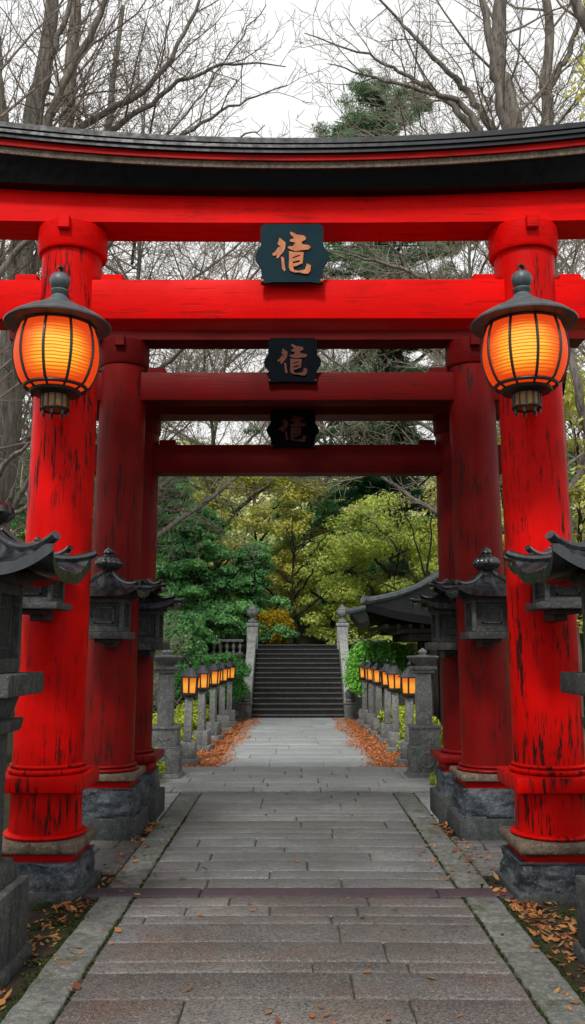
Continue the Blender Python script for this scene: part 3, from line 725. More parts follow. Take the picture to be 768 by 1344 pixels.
# ------------------------------------------------------------------ tall stone bowl pillars
def bowl_pillar(label, x, y):
    t_ = thing('stone_pillar', label, 'stone pillar', (x, y, 0), 0, 'tall stone pillars past the rear gate')
    def b(name, h, z0, z1, m='granite_mid', bev=.012, k=0.0, par=None):
        bm = bmesh.new(); box(bm, -h, h, -h, h, z0, z1, bev, 2, k); return obj(name, bm, m, par or t_)
    b('base_slab', .25, -.02, .055); b('base_foot', .225, .05, .10, k=.08)
    lo = b('base', .205, .095, .40)
    b('base_lip', .195, .395, .42); up = b('base', .175, .415, .64); b('base_lip', .195, .635, .67)
    for par, zc, rr in ((lo, .25, .085),):
        bm = bmesh.new()
        for sx, sy in ((0, -1), (1, 0), (-1, 0)):
            ring = []
            for a in np.linspace(0, 2 * PI, 25):
                q = (rr * math.cos(a), .205 + .002, zc + rr * math.sin(a))
                ring.append((q[0], -q[1], q[2]) if sy else (sx * q[1], q[0], q[2]))
            tube(bm, ring, .011, 6)
        obj('roundel', bm, 'granite_mid', par)
    bm = bmesh.new()
    for zc in (.53,):
        tube(bm, [(.07 * math.cos(a), -.176, zc + .03 * math.sin(a)) for a in np.linspace(PI, 2 * PI, 12)], .009, 6)
    obj('relief', bm, 'granite_mid', up)
    b('shaft', .10, .665, 1.33, 'granite_pale', .025, .06)
    b('capital', .14, 1.33, 1.37); b('capital', .165, 1.37, 1.415)
    bm = bmesh.new(); lathe(bm, [(.09, 1.413), (.10, 1.43), (.12, 1.45), (.175, 1.50), (.205, 1.52), (.21, 1.535), (.2, 1.548), (.10, 1.55), (.05, 1.56), (.055, 1.58), (.062, 1.60), (.045, 1.62), (.01, 1.645)], 32)
    obj('bowl', bm, 'granite_mid', t_, 40)
bowl_pillar('tall square stone pillar with bowl top on the left past the rear gate', -1.68, 11.5)
bowl_pillar('tall square stone pillar with bowl top on the right past the rear gate', 1.64, 11.6)

# ------------------------------------------------------------------ rows of lamp posts
def lamp_post():
    t_ = thing('lamp_post', 'lamp', 'lamp post')
    bm = bmesh.new(); box(bm, -.17, .17, -.17, .17, -.02, .085, .01, 2); obj('base_slab', bm, 'granite_mid', t_)
    bm = bmesh.new(); box(bm, -.125, .125, -.125, .125, .085, .31, .014, 2); obj('base', bm, 'granite_mid', t_)
    bm = bmesh.new(); box(bm, -.057, .057, -.057, .057, .31, .93, .012, 2, .05); obj('post', bm, 'granite_mid', t_)
    bm = bmesh.new(); lathe(bm, [(.06, .925), (.11, .945), (.14, .965), (.14, .98), (.10, .984)], 6, rot=PI / 6)
    for i in range(6):
        a = PI / 6 + i * PI / 3
        tube(bm, [(.108 * math.cos(a), .108 * math.sin(a), .975), (.127 * math.cos(a), .127 * math.sin(a), 1.22)], .014, 5)
    for rr, zz in ((.11, .985), (.127, 1.215)):
        tube(bm, [(rr * math.cos(PI / 6 + i * PI / 3), rr * math.sin(PI / 6 + i * PI / 3), zz) for i in range(7)], .010, 5)
    obj('lamp_frame', bm, 'dark_iron', t_)
    for i in range(6):
        a0 = PI / 6 + i * PI / 3; a1 = a0 + PI / 3; bm = bmesh.new()
        q = [(.104, a0, .983), (.104, a1, .983), (.122, a1, 1.217), (.122, a0, 1.217)]
        bm.faces.new([bm.verts.new((r * math.cos(a), r * math.sin(a), z)) for r, a, z in q])
        obj('pane', bm, 'lit_pane', t_, 0)
    bm = bmesh.new(); lathe(bm, [(.12, 1.216), (.17, 1.211), (.182, 1.222), (.15, 1.245), (.10, 1.285), (.06, 1.335), (.04, 1.35)], 6, rot=PI / 6); ro = obj('roof', bm, 'roof_tile', t_, 40)
    bm = bmesh.new(); lathe(bm, [(.03, 1.345), (.036, 1.36), (.02, 1.37), (.036, 1.39), (.036, 1.40), (.012, 1.425), (.004, 1.45)], 14); obj('finial', bm, 'dark_iron', ro, 40)
    return t_
proto = lamp_post(); first = True
ordn = ['nearest', 'second', 'third', 'fourth', 'fifth', 'farthest']
LL = [(-1.56, 12.85), (-1.53, 14.6), (-1.50, 16.2), (-1.47, 17.8), (-1.44, 19.3)]
RR = [(1.60, 12.85), (1.60, 14.4), (1.60, 15.8), (1.57, 17.1), (1.54, 18.4), (1.50, 19.6)]
for lst, nm in ((LL, 'left'), (RR, 'right')):
    for i, (x, y) in enumerate(lst):
        o = proto if first else dup(proto); first = False
        o.location = (x, y, 0.02); o.rotation_euler = (rng.uniform(-.015, .015), rng.uniform(-.02, .02), rng.uniform(-.3, .3))
        wd = ordn[i] if i < len(lst) - 1 else 'farthest'
        nx = {'nearest': 'lit amber lamp post nearest the gates', 'farthest': 'lit amber lamp post nearest the stairs'}.get(wd, wd + ' lit amber lamp post from the gates')
        tag(o, nx + ', ' + nm + ' of the path', 'lamp post', 'amber lamp posts lining the path to the stairs')

# ------------------------------------------------------------------ staircase
st = thing('stone_staircase', 'wide dark stone staircase at the end of the path, rising between sloping pale side walls', 'staircase', (.045, 20.85, 0))
NS, RISE, RUN = 15, 1.74 / 15, 2.75 / 15
for i in range(NS):
    bm = bmesh.new(); z1 = RISE * (i + 1); y0 = RUN * i
    box(bm, -1.075, 1.075, y0 + .02, y0 + RUN + .03 if i < NS - 1 else y0 + .6, max(0.0, z1 - RISE - .02), z1 - .034)
    for f in bm.faces: f.material_index = 0
    k0 = len(bm.faces)
    box(bm, -1.075, 1.075, y0, y0 + RUN + .028 if i < NS - 1 else y0 + .6, z1 - .033, z1, .006)
    bm.faces.ensure_lookup_table()
    for f in bm.faces[k0:]: f.material_index = 1
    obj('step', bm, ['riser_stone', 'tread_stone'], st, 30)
for s in (-1, 1):
    xi, xo = s * 1.085, s * 1.30
    sl_ = 1.74 / 2.75
    bm = bmesh.new(); a, b = sorted((xi, xo)); y_a, y_b = .12, 2.45
    pr = [(y_a, 0), (y_b, 0), (y_b, .42 + sl_ * y_b), (y_a, .55 + sl_ * y_a)]
    va = [bm.verts.new((a, p, q)) for p, q in pr]; vb = [bm.verts.new((b, p, q)) for p, q in pr]
    bm.faces.new(va); bm.faces.new(vb[::-1])
    for i in range(4): bm.faces.new((va[i], vb[i], vb[(i + 1) % 4], va[(i + 1) % 4]))
    obj('side_wall', bm, 'stair_pale', st, 20)
    xc = s * 1.19
    bm = bmesh.new(); box(bm, xc - .145, xc + .145, 2.45, 2.78, 0, 2.22, .012, 2); box(bm, xc - .17, xc + .17, 2.42, 2.81, 2.22, 2.30, .012, 2)
    np_ = obj('top_post', bm, 'stair_pale', st)
    bm = bmesh.new(); lathe(bm, [(.10, 2.30), (.13, 2.325), (.12, 2.36), (.07, 2.40), (.07, 2.44), (.12, 2.49), (.155, 2.55), (.155, 2.60), (.13, 2.64), (.135, 2.66), (.10, 2.70), (.045, 2.74), (.03, 2.78), (.01, 2.80)], 24, xc, 2.615)
    obj('finial', bm, 'granite_pale', np_, 40)
    bm = bmesh.new(); xc2 = s * 1.22
    box(bm, xc2 - .17, xc2 + .17, -.16, .14, 0, .06, .01); box(bm, xc2 - .145, xc2 + .145, -.135, .115, .06, .36, .012, 2); box(bm, xc2 - .165, xc2 + .165, -.155, .135, .36, .41, .01)
    nq = obj('bottom_post', bm, 'granite_mid', st)
    bm = bmesh.new(); lathe(bm, [(.09, .41), (.11, .44), (.08, .48), (.11, .54), (.13, .60), (.11, .66), (.06, .70), (.02, .73)], 20, xc2, -.01); obj('finial', bm, 'granite_mid', nq, 40)

def retaining(label, x0, x1):
    t_ = thing('retaining_wall', label, 'wall', ((x0 + x1) / 2, 23.3, 0)); hw = (x1 - x0) / 2
    bm = bmesh.new(); box(bm, -hw, hw, 0, .3, -.05, 1.40, .01)
    obj('wall', bm, 'wall_stone', t_); bm = bmesh.new(); box(bm, -hw, hw, -.04, .34, 1.40, 1.48, .012); obj('coping', bm, 'granite', t_)
def balustrade(label, x0, x1):
    t_ = thing('stone_balustrade', label, 'balustrade', ((x0 + x1) / 2, 23.42, 1.475)); hw = (x1 - x0) / 2
    bm = bmesh.new(); box(bm, -hw, hw, -.06, .06, 0, .05, .006); obj('bottom_rail', bm, 'granite_pale', t_)
    bm = bmesh.new(); box(bm, -hw, hw, -.075, .075, .33, .40, .01); obj('top_rail', bm, 'granite_pale', t_)
    n_ = int((x1 - x0) / .17)
    for i in range(n_):
        x = -hw + (i + .5) * (2 * hw / n_)
        bm = bmesh.new(); lathe(bm, [(.04, .048), (.045, .08), (.025, .11), (.05, .18), (.05, .22), (.025, .29), (.04, .332)], 10, x, 0); obj('baluster', bm, 'granite_pale', t_, 50)
retaining('dark mossy stone retaining wall left of the staircase, mostly behind a clipped shrub', -9, -1.27); retaining('dark mossy stone retaining wall right of the staircase, behind green shrubs', 1.37, 9)
balustrade('short pale stone balustrade on the wall left of the staircase', -2.25, -1.38); balustrade('short pale stone balustrade on the wall right of the staircase', 1.48, 2.4)

# terrace and wooded hill behind
def hz_(x, y): return 1.74 + max(0, y - 26.5) * .20 + max(0, y - 40) * .12 + .5 * mnoise.noise(Vector((x * .15, y * .15, 0)))* min(1, max(0, (y - 25.5) / 4))
bm = bmesh.new(); gx = np.linspace(-70, 70, 57); gy = np.concatenate((np.linspace(23.66, 30, 12), np.linspace(31, 110, 40)))
g_ = [[bm.verts.new((x, y, hz_(x, y))) for x in gx] for y in gy]
g_.insert(0, [bm.verts.new((x, 23.66, -.1)) for x in gx]); gy = np.concatenate(([23.5], gy))
for j in range(len(gy) - 1):
    for i in range(len(gx) - 1): bm.faces.new((g_[j][i], g_[j][i + 1], g_[j + 1][i + 1], g_[j + 1][i]))
kind(obj('hill', bm, 'soil'), 'structure')

# ------------------------------------------------------------------ pavilion
pv = thing('shrine_pavilion', 'dark wooden pavilion with swooping black tiled roof behind the right lamp posts', 'pavilion', (4.35, 18.6, 0))
bm, pt = hip_roof(2.25, 2.16, 1.9, .30, .25, 72, 24, .14, .026, .13, conc=.45, ratio=1.3); ro = obj('roof', bm, 'black_lacquer', pv, 40)
obj('roof_ridge', hip_ridges(pt, .07, 20), 'verdigris', ro)
bm = bmesh.new(); tube(bm, [(-.3, 0, 4.1), (0, 0, 4.07), (.3, 0, 4.1)], .12, 10); obj('ridge_cap', bm, 'roof_tile', ro)
bm = bmesh.new()
for i in range(25):
    x = -2.65 + i * .221
    box(bm, x - .03, x + .03, -2.05, 2.05, 2.02, 2.09)
obj('rafters', bm, 'dark_wood', pv, 0)
for z0, z1, e in ((1.93, 2.03, 1.75), (1.78, 1.93, 1.55)):
    bm = bmesh.new()
    for s in (-1, 1):
        a, b = sorted((s * e, s * (e - .14)))
        box(bm, -e * 1.3 - .15, e * 1.3 + .15, a, b, z0, z1 - .003, .008); box(bm, a * 1.3, b * 1.3, -e + .14, e - .14, z0 + .002, z1 - .005, .008)
    obj('eave_beam', bm, 'dark_wood', pv)
for sx in (-1, 1):
    for sy in (-1, 1):
        bm = bmesh.new(); lathe(bm, [(.12, .0), (.12, 1.8)], 18, sx * 1.48, sy * 1.48); obj('post', bm, 'dark_wood', pv)
        bm = bmesh.new(); lathe(bm, [(.2, -.02), (.2, .08), (.15, .12)], 18, sx * 1.48, sy * 1.48); obj('post_footing', bm, 'granite', pv)
bm = bmesh.new(); box(bm, -1.2, 1.2, -1.2, 1.2, -.02, 1.78); obj('wall', bm, 'dark_wood', pv)

# ------------------------------------------------------------------ trees and shrubs
def mesh_polys(name, V, k):
    n_ = len(V) // k
    me = bpy.data.meshes.new(name); me.vertices.add(len(V)); me.vertices.foreach_set('co', np.asarray(V, dtype=np.float32).ravel())
    me.loops.add(n_ * k); me.loops.foreach_set('vertex_index', np.arange(n_ * k, dtype=np.int32))
    me.polygons.add(n_); me.polygons.foreach_set('loop_start', np.arange(n_, dtype=np.int32) * k)
    me.update(calc_edges=True); return me
def leaves(centres, radii, per, size, r, droop=0.0, flat=.6, aspect=.55, shell=.55, up=.6):
    """leaf blades spread through many clumps: centres (n,3), radii (n,)"""
    cs = np.repeat(np.asarray(centres), per, 0); rr = np.repeat(np.asarray(radii), per)
    n_ = len(cs)
    d = r.normal(size=(n_, 3)); d /= np.linalg.norm(d, axis=1, keepdims=True)
    q = r.uniform(shell, 1.05, n_) ** .8
    off = d * (rr * q)[:, None]; off[:, 2] *= flat
    if droop: off[:, 2] -= droop * (off[:, 0] ** 2 + off[:, 1] ** 2) / np.maximum(rr, .05)
    p = cs + off
    nrm = d * .7 + r.normal(size=(n_, 3)) * .55; nrm[:, 2] += up; nrm /= np.linalg.norm(nrm, axis=1, keepdims=True)
    a = r.normal(size=(n_, 3)); a[:, 2] -= droop * 2; u = np.cross(nrm, a); u /= np.linalg.norm(u, axis=1, keepdims=True); w_ = np.cross(nrm, u)
    s = r.uniform(.6, 1.3, n_) * size
    u = u * (s * aspect)[:, None]; w_ = w_ * s[:, None]
    V = np.stack((p - w_, p + u - w_ * .1, p + w_, p - u - w_ * .1), 1).reshape(-1, 3)
    return V
def catmull(pts, n_=5):
    P = [np.array(p, float) for p in pts]; P = [2 * P[0] - P[1]] + P + [2 * P[-1] - P[-2]]; out = []
    for i in range(1, len(P) - 2):
        for k in range(n_):
            t_ = k / n_; a, b, c, d = P[i - 1:i + 3]
            out.append(.5 * ((2 * b) + (c - a) * t_ + (2 * a - 5 * b + 4 * c - d) * t_ ** 2 + (3 * b - a - 3 * c + d) * t_ ** 3))
    out.append(P[-2]); return np.array(out)
def tubes_mesh(name, paths):
    """paths: (pts array, radii array, sides)"""
    V = []; F = []; base = 0
    for pts, rad, k in paths:
        d = np.gradient(pts, axis=0); d /= np.maximum(np.linalg.norm(d, axis=1, keepdims=True), 1e-9)
        ref = np.array((.31, .87, .12)) if abs(d[0][2]) > .6 else np.array((0., 0., 1.))
        u = np.cross(d, ref); u /= np.maximum(np.linalg.norm(u, axis=1, keepdims=True), 1e-9); w_ = np.cross(d, u)
        a = np.arange(k) * 2 * PI / k
        ring = pts[:, None] + rad[:, None, None] * (np.cos(a)[None, :, None] * u[:, None] + np.sin(a)[None, :, None] * w_[:, None])
        n_ = len(pts); V.append(ring.reshape(-1, 3))
        i = np.arange(n_ - 1)[:, None] * k; j = np.arange(k)[None]; j2 = (j + 1) % k
        F.append(np.stack((base + i + j, base + i + j2, base + i + k + j2, base + i + k + j), -1).reshape(-1, 4)); base += n_ * k
    V = np.concatenate(V); F = np.concatenate(F)
    me = bpy.data.meshes.new(name); me.vertices.add(len(V)); me.vertices.foreach_set('co', V.astype(np.float32).ravel())
    me.loops.add(F.size); me.loops.foreach_set('vertex_index', F.astype(np.int32).ravel())
    me.polygons.add(len(F)); me.polygons.foreach_set('loop_start', np.arange(len(F), dtype=np.int32) * 4); me.update(calc_edges=True)
    return me
def grow(limbs, r, levels=3, dens=(2.2, 3.6, 5.0), lenf=(.55, .45, .4), ang=(28, 62), trop=.10, minr=.0035, start=.25, lmin=.25, jit=.04, flatten=None):
    """limbs: [(pts, r0, r1)]. returns list of levels of tube paths"""
    out = [[] for _ in range(levels + 1)]; cur = []
    for pts, r0, r1 in limbs:
        p = catmull(pts, 6); p[1:-1] += r.normal(0, jit, (len(p) - 2, 3)) * .5
        rad = np.linspace(r0, r1, len(p)); out[0].append((p, rad, 10)); cur.append((p, rad))
    for lv in range(levels):
        nxt = []
        for p, rad in cur:
            seg = np.linalg.norm(np.diff(p, axis=0), axis=1); L = seg.sum(); cum = np.concatenate(([0], np.cumsum(seg)))
            n_ = max(2, int(L * dens[lv] * r.uniform(.8, 1.2)))
            for k in range(n_):
                t_ = (start if lv == 0 else .12) + (1 - (start if lv == 0 else .12)) * (k + r.uniform(0, 1)) / n_
                s = t_ * L; i = min(np.searchsorted(cum, s) - 1, len(p) - 2); i = max(i, 0); f = (s - cum[i]) / max(seg[i], 1e-6)
                q = p[i] * (1 - f) + p[i + 1] * f; rr = rad[i] * (1 - f) + rad[i + 1] * f
                d = p[i + 1] - p[i]; d /= np.linalg.norm(d)
                side = np.cross(d, r.normal(size=3)); side /= np.linalg.norm(side) + 1e-9
                if flatten: side[2] *= flatten; side /= np.linalg.norm(side) + 1e-9
                a = R(r.uniform(*ang)); d = d * math.cos(a) + side * math.sin(a)
                l_ = max(lmin, L * lenf[lv] * r.uniform(.55, 1.15) * (1 - .55 * t_)); l_ = min(l_, 3.2)
                m = 5 if lv < 2 else 4; st_ = l_ / (m - 1); pts = [q]
                for _ in range(m - 1):
                    d = d + r.normal(0, .16, 3); d[2] += trop; d /= np.linalg.norm(d); pts.append(pts[-1] + d * st_)
                r0 = max(minr, min(rr * .55, l_ * .0085 + .002)); ra = np.linspace(r0, minr * .75, m)
                pts = np.array(pts); out[lv + 1].append((pts, ra, 5 if lv == 0 else 3)); nxt.append((pts, ra))
        cur = nxt
    return out
def bare_tree(label, loc, limbs, seed, bm_='bark_grey', tm='twig_brown', group=None, name='bare_tree', **kw):
    r = np.random.default_rng(seed); o = np.array(loc, float)
    lm = [([np.array(p) - o for p in pts], a, b) for pts, a, b in limbs]
    lv = grow(lm, r, **kw)
    t_ = thing(name, label, 'tree', loc, 0, group)
    obj('trunk', tubes_mesh('trunk', lv[0]), bm_, t_, 60)
    obj('branches', tubes_mesh('branches', [p for x in lv[1:] for p in x]), tm, t_, 60)
    return t_, lv
def auto_limbs(x, y, z0, h, r, n_=6, spread=.4, tr=.12, lean=(0, 0)):
    top = np.array((x + lean[0], y + lean[1], z0 + h)); b = np.array((x, y, z0 - .1))
    trunk = [b + (top - b) * k + np.append(r.normal(0, .10 * h * .12, 2), 0) * (k > 0) for k in (0, .2, .45, .7, 1)]
    L = [(trunk, tr, tr * .2)]
    for i in range(n_):
        k = .22 + .68 * (i + r.uniform(0, .8)) / n_; s = b + (top - b) * k; a = r.uniform(0, 2 * PI) if n_ < 4 else 2 * PI * (i * .382 + r.uniform(-.08, .08))
        l_ = h * spread * (1.15 - .7 * k); d = np.array((math.cos(a), math.sin(a), .55 + .4 * r.random()))
        L.append(([s, s + d * l_ * .45, s + d * l_ * .8 + np.array((0, 0, .08 * l_)), s + d * l_ * 1.1 + np.array((0, 0, .12 * l_))], tr * (1 - k) * .7 + .015, .01))
    return L
def leafy_tree(name, label, x, y, z0, h, rad, lm, seed, nclump=60, per=220, size=.07, zlow=.25, flat=.55, droop=0.0, group=None, cr=(.22, .42), aspect=.5, shape='dome', lpow=.75, tm='bark_dark', up=.8, tr=.12, hollow=.45):
    r = np.random.default_rng(seed)
    t_ = thing(name, label, 'tree', (x, y, z0), 0, group)
    lv = grow(auto_limbs(0, 0, 0, h * .92, r, 8, rad / h * .9, tr), r, 1, (1.6,), (.5,), lmin=.4)
    obj('trunk', tubes_mesh('trunk', lv[0]), tm, t_, 60)
    cs = []; rs = []; boughs = []
    if shape == 'layered':
        zb = h * zlow
        while len(cs) < nclump:
            k = r.random() ** .8; z = zb + (h - zb) * k; a = r.uniform(0, 2 * PI)
            L_ = (rad * (1 - k) ** lpow + .15) * r.uniform(.55, 1.2); rise = r.uniform(-.05, .3)
            n_ = max(2, int(L_ / .42))
            for i in range(n_):
                q = L_ * (i + .7) / n_
                cs.append((q * math.cos(a) + r.normal(0, .1), q * math.sin(a) + r.normal(0, .1), z + rise * q - .07 * q * q + r.normal(0, .06))); rs.append(r.uniform(*cr) * (1.1 - .35 * i / n_))
            e_ = np.array((L_ * math.cos(a), L_ * math.sin(a), z + rise * L_ - .07 * L_ * L_))
            boughs.append((np.array([(0, 0, z - .15), e_ * .5 + np.array((0, 0, z * .5)), e_]), np.array([.035, .02, .006]), 4))
    while len(cs) < nclump:
        k = r.uniform(0, 1); z = h * (zlow + (1 - zlow) * k)
        if shape == 'dome': env = rad * math.sqrt(max(0, 1 - ((k - .35) / .68) ** 2)) if k > .35 else rad * (.72 + .8 * k * .35 / .35 * .35)
        else: env = rad * (1 - k) ** .8 * (.8 + .4 * r.random()) + .12
        a = r.uniform(0, 2 * PI); q = env * (hollow + (1 - hollow) * math.sqrt(r.random())) * r.uniform(.85, 1.1)
        cs.append((q * math.cos(a), q * math.sin(a), z + r.normal(0, .05 * h))); rs.append(rad * r.uniform(*cr))
    obj('branches', tubes_mesh('branches', boughs or lv[1]), tm, t_, 60)
    V = leaves(cs, rs, int(per * 1.25), size * .74, r, droop, flat, aspect, .3, up)
    obj('crown', mesh_polys('crown', V, 4), lm, t_, 0)
    return t_
def shrub(label, x, y, w_, h, lm, seed, n_=26, per=260, size=.04, z0=0, group=None, dy=None, name='shrub', cr=(.25, .4), kmin=.12):
    r = np.random.default_rng(seed); t_ = thing(name, label, 'shrub', (x, y, z0), 0, group)
    dy = dy or w_; cs = []; rs = []
    for i in range(n_):
        a = r.uniform(0, 2 * PI); q = math.sqrt(r.random()); k = r.uniform(kmin, .9)
        e = math.sqrt(max(.05, 1 - (max(0, k - .3) / .75) ** 2))
        cs.append((math.cos(a) * q * w_ * .72 * e, math.sin(a) * q * dy * .72 * e, h * k * .86)); rs.append(min(w_, h) * r.uniform(*cr))
    V = leaves(cs, rs, per, size, r, 0, .75, .55, .45)
    V[:, 2] = np.maximum(V[:, 2], .01)
    obj('foliage', mesh_polys('foliage', V, 4), lm, t_, 0)
    st_ = [(np.array([(0, 0, -.03), (c[0] * .4, c[1] * .4, c[2] * .55), c]), np.array([.02, .012, .006]), 5) for c in cs[:14]]
    obj('stems', tubes_mesh('stems', st_), 'bark_dark', t_, 60)
    return t_

# --- bare trees that reach over the gate against the white sky
LT = [([(-4.45, 13, -.1), (-4.5, 13, 3), (-4.32, 13, 7), (-4.22, 13, 10.1), (-4.04, 13, 11.6), (-3.9, 13, 14)], .26, .08),
      ([(-4.32, 13, 7.4), (-4.05, 12.8, 9.2), (-3.8, 12.7, 10.2), (-3.22, 12.6, 11.4), (-2.75, 12.5, 12.4), (-2.2, 12.4, 13.8)], .10, .02),
      ([(-4.3, 13, 8.0), (-3.85, 13.2, 9.5), (-3.54, 13.2, 10.05), (-2.34, 13.2, 10.9), (-1.68, 13.2, 12.2), (-1.3, 13.2, 13.2)], .085, .012),
      ([(-4.3, 13.1, 7.2), (-3.7, 13.4, 9.0), (-3.24, 13.4, 9.9), (-2.28, 13.5, 10.8), (-1.23, 13.5, 11.4), (-.17, 13.5, 11.35)], .085, .008),
      ([(-4.35, 13, 6.0), (-3.3, 13.2, 8.4), (-2.5, 13.2, 9.5), (-1.95, 13.2, 9.85), (-1.1, 13.2, 10.4), (-.14, 13.2, 10.8)], .075, .007),
      ([(-4.35, 13, 5.2), (-3.2, 13.0, 7.5), (-2.2, 13.0, 8.8), (-1.2, 12.9, 9.5), (-.5, 12.9, 9.9)], .06, .007),
      ([(-4.3, 13, 8.6), (-4.6, 12.7, 10.0), (-4.75, 12.6, 11.2), (-4.7, 12.5, 12.4)], .09, .03),
      ([(-4.1, 13, 10.8), (-3.7, 12.8, 11.8), (-3.5, 12.7, 13.0)], .06, .02),
      ([(-4.4, 13, 4.4), (-3.5, 13.4, 5.8), (-2.6, 13.6, 6.7), (-1.6, 13.8, 7.0), (-.6, 13.9, 7.4)], .06, .007),
      ([(-4.45, 13, 3.4), (-3.6, 12.6, 4.6), (-2.9, 12.4, 5.4), (-2.2, 12.2, 5.7)], .05, .007)]
bare_tree('tall bare grey tree with long arching limbs, behind the left end of the front gate', (-4.45, 13, 0), LT, 5, dens=(2.4, 4.4, 6.0), lenf=(.42, .5, .5), trop=.05, minr=.004, group=None)
RT = [([(3.6, 13, -.1), (3.62, 13, 4), (3.55, 13, 8), (3.45, 13, 10.1), (3.29, 13, 11.0), (3.38, 13, 12.3), (3.4, 13, 14)], .24, .08),
      ([(3.5, 13, 8.6), (3.35, 12.9, 9.8), (3.15, 12.8, 11.0), (3.0, 12.8, 12.3), (2.9, 12.8, 13.2)], .10, .03),
      ([(3.55, 13, 7.8), (3.3, 13.1, 9.6), (2.85, 13.2, 10.6), (2.49, 13.2, 11.05), (1.76, 13.2, 11.9), (1.2, 13.2, 12.6)], .085, .012),
      ([(3.55, 13, 7.3), (3.1, 13.2, 9.4), (2.6, 13.3, 10.5), (2.0, 13.4, 11.0), (1.38, 13.4, 11.4), (.14, 13.4, 11.9)], .08, .008),
      ([(3.58, 13, 7.0), (3.08, 12.8, 9.2), (2.7, 12.8, 10.1), (2.1, 12.8, 10.4), (1.3, 12.8, 10.65), (.5, 12.8, 10.9)], .08, .007),
      ([(3.58, 13, 6.0), (2.9, 12.9, 8.2), (2.2, 12.9, 9.3), (1.4, 12.8, 9.6), (.6, 12.8, 9.9)], .06, .007),
      ([(3.58, 13, 5.2), (2.8, 13.3, 6.7), (2.0, 13.5, 7.6), (1.1, 13.5, 7.9), (.4, 13.5, 8.1)], .06, .007),
      ([(3.6, 13, 4.8), (2.9, 13.5, 6.3), (2.2, 13.7, 7.0), (1.3, 13.7, 7.1)], .05, .007),
      ([(3.6, 13, 4.0), (2.9, 12.6, 5.2), (2.3, 12.4, 6.0)], .05, .008)]
bare_tree('tall bare grey tree with limbs sweeping left, behind the right end of the front gate', (3.6, 13, 0), RT, 6, dens=(2.4, 4.4, 6.0), lenf=(.42, .5, .5), trop=.05, minr=.004)
RT2 = [([(4.25, 13.6, -.1), (4.15, 13.6, 5), (4.2, 13.6, 10.4), (4.3, 13.6, 11.7), (4.25, 13.6, 14)], .14, .06),
       ([(4.2, 13.6, 10.9), (4.6, 13.5, 11.6), (5.1, 13.4, 13)], .07, .03), ([(4.2, 13.6, 8), (4.9, 13.4, 10), (5.3, 13.3, 12)], .05, .02)]
bare_tree('slender bare tree just right of the tall right hand tree', (4.25, 13.6, 0), RT2, 8, dens=(2, 3.2, 3.6), lenf=(.3, .5, .5), minr=.004)
RT3 = [([(4.9, 10.5, -.1), (4.55, 10.5, 3), (4.3, 10.5, 5.5), (4.25, 10.5, 8), (4.0, 10.5, 9.4), (3.5, 10.4, 10.4)], .22, .05),
       ([(4.3, 10.5, 7), (4.5, 10.6, 9), (4.4, 10.6, 11)], .12, .04),
       ([(4.5, 10.5, 2.4), (4.1, 10.4, 3.2), (3.6, 10.3, 3.9), (3.3, 10.2, 5.2), (3.2, 10.2, 6.2)], .09, .03),
       ([(4.6, 10.5, 2.0), (3.9, 10.3, 2.5), (3.4, 10.2, 3.2)], .08, .02)]
t3, lv3 = bare_tree('grey trunk tree with sparse olive leaves at the right edge', (4.9, 10.5, 0), RT3, 12, dens=(1.6, 2.8, 3), lenf=(.35, .5, .45), minr=.004)
r = np.random.default_rng(77)
cs = [(-.75, .1, 9.5), (-.55, 0, 10.3), (-.9, 0, 8.9), (-.5, 0, 8.0), (-1.1, -.1, 4.3), (-1.2, -.1, 3.6), (-1.3, .4, 5.0), (-.9, .2, 3.1), (-.8, 0, 6.4), (-.4, .3, 10.9), (-.75, .1, 5.6)]
obj('foliage', mesh_polys('foliage', leaves(cs, [.5] * len(cs), 260, .05, r, 0, .8, .55, .1), 4), 'leaf_gold', t3, 0)
LT2 = [([(-5.3, 11.5, -.1), (-5.0, 11.5, 3), (-4.7, 11.5, 6), (-4.75, 11.5, 10), (-4.6, 11.5, 13)], .2, .08),
       ([(-5.1, 11.5, 2.0), (-4.5, 11.4, 3.0), (-4.0, 11.3, 3.8), (-3.5, 11.2, 4.3)], .09, .02), ([(-4.9, 11.5, 3.5), (-4.4, 11.3, 4.6), (-4.2, 11.2, 5.8), (-4.25, 11.2, 7)], .08, .02),
       ([(-4.75, 11.5, 5.5), (-4.1, 11.3, 6.6), (-3.4, 11.2, 7.4), (-2.9, 11.2, 7.7)], .07, .01), ([(-5, 11.5, 2.8), (-4.2, 11.7, 3.3), (-3.6, 11.8, 3.6), (-3, 11.8, 4.4)], .06, .01)]
bare_tree('gnarled bare tree with low crooked limbs at the left edge', (-5.3, 11.5, 0), LT2, 14, dens=(2.2, 3.4, 4), lenf=(.4, .5, .5), minr=.004)
LT3 = [([(-4.75, 16, -.1), (-4.8, 16, 5), (-4.7, 16, 9), (-4.5, 16, 13.5), (-4.4, 16, 17)], .2, .1), ([(-4.75, 16, 8), (-3.9, 16, 11), (-3.5, 16, 14.5)], .12, .04)]
bare_tree('straight bare tree further back on the left, trunk beside the arching tree', (-4.75, 16, 0), LT3, 15, dens=(1.8, 3, 3.6), lenf=(.3, .5, .5), minr=.005)

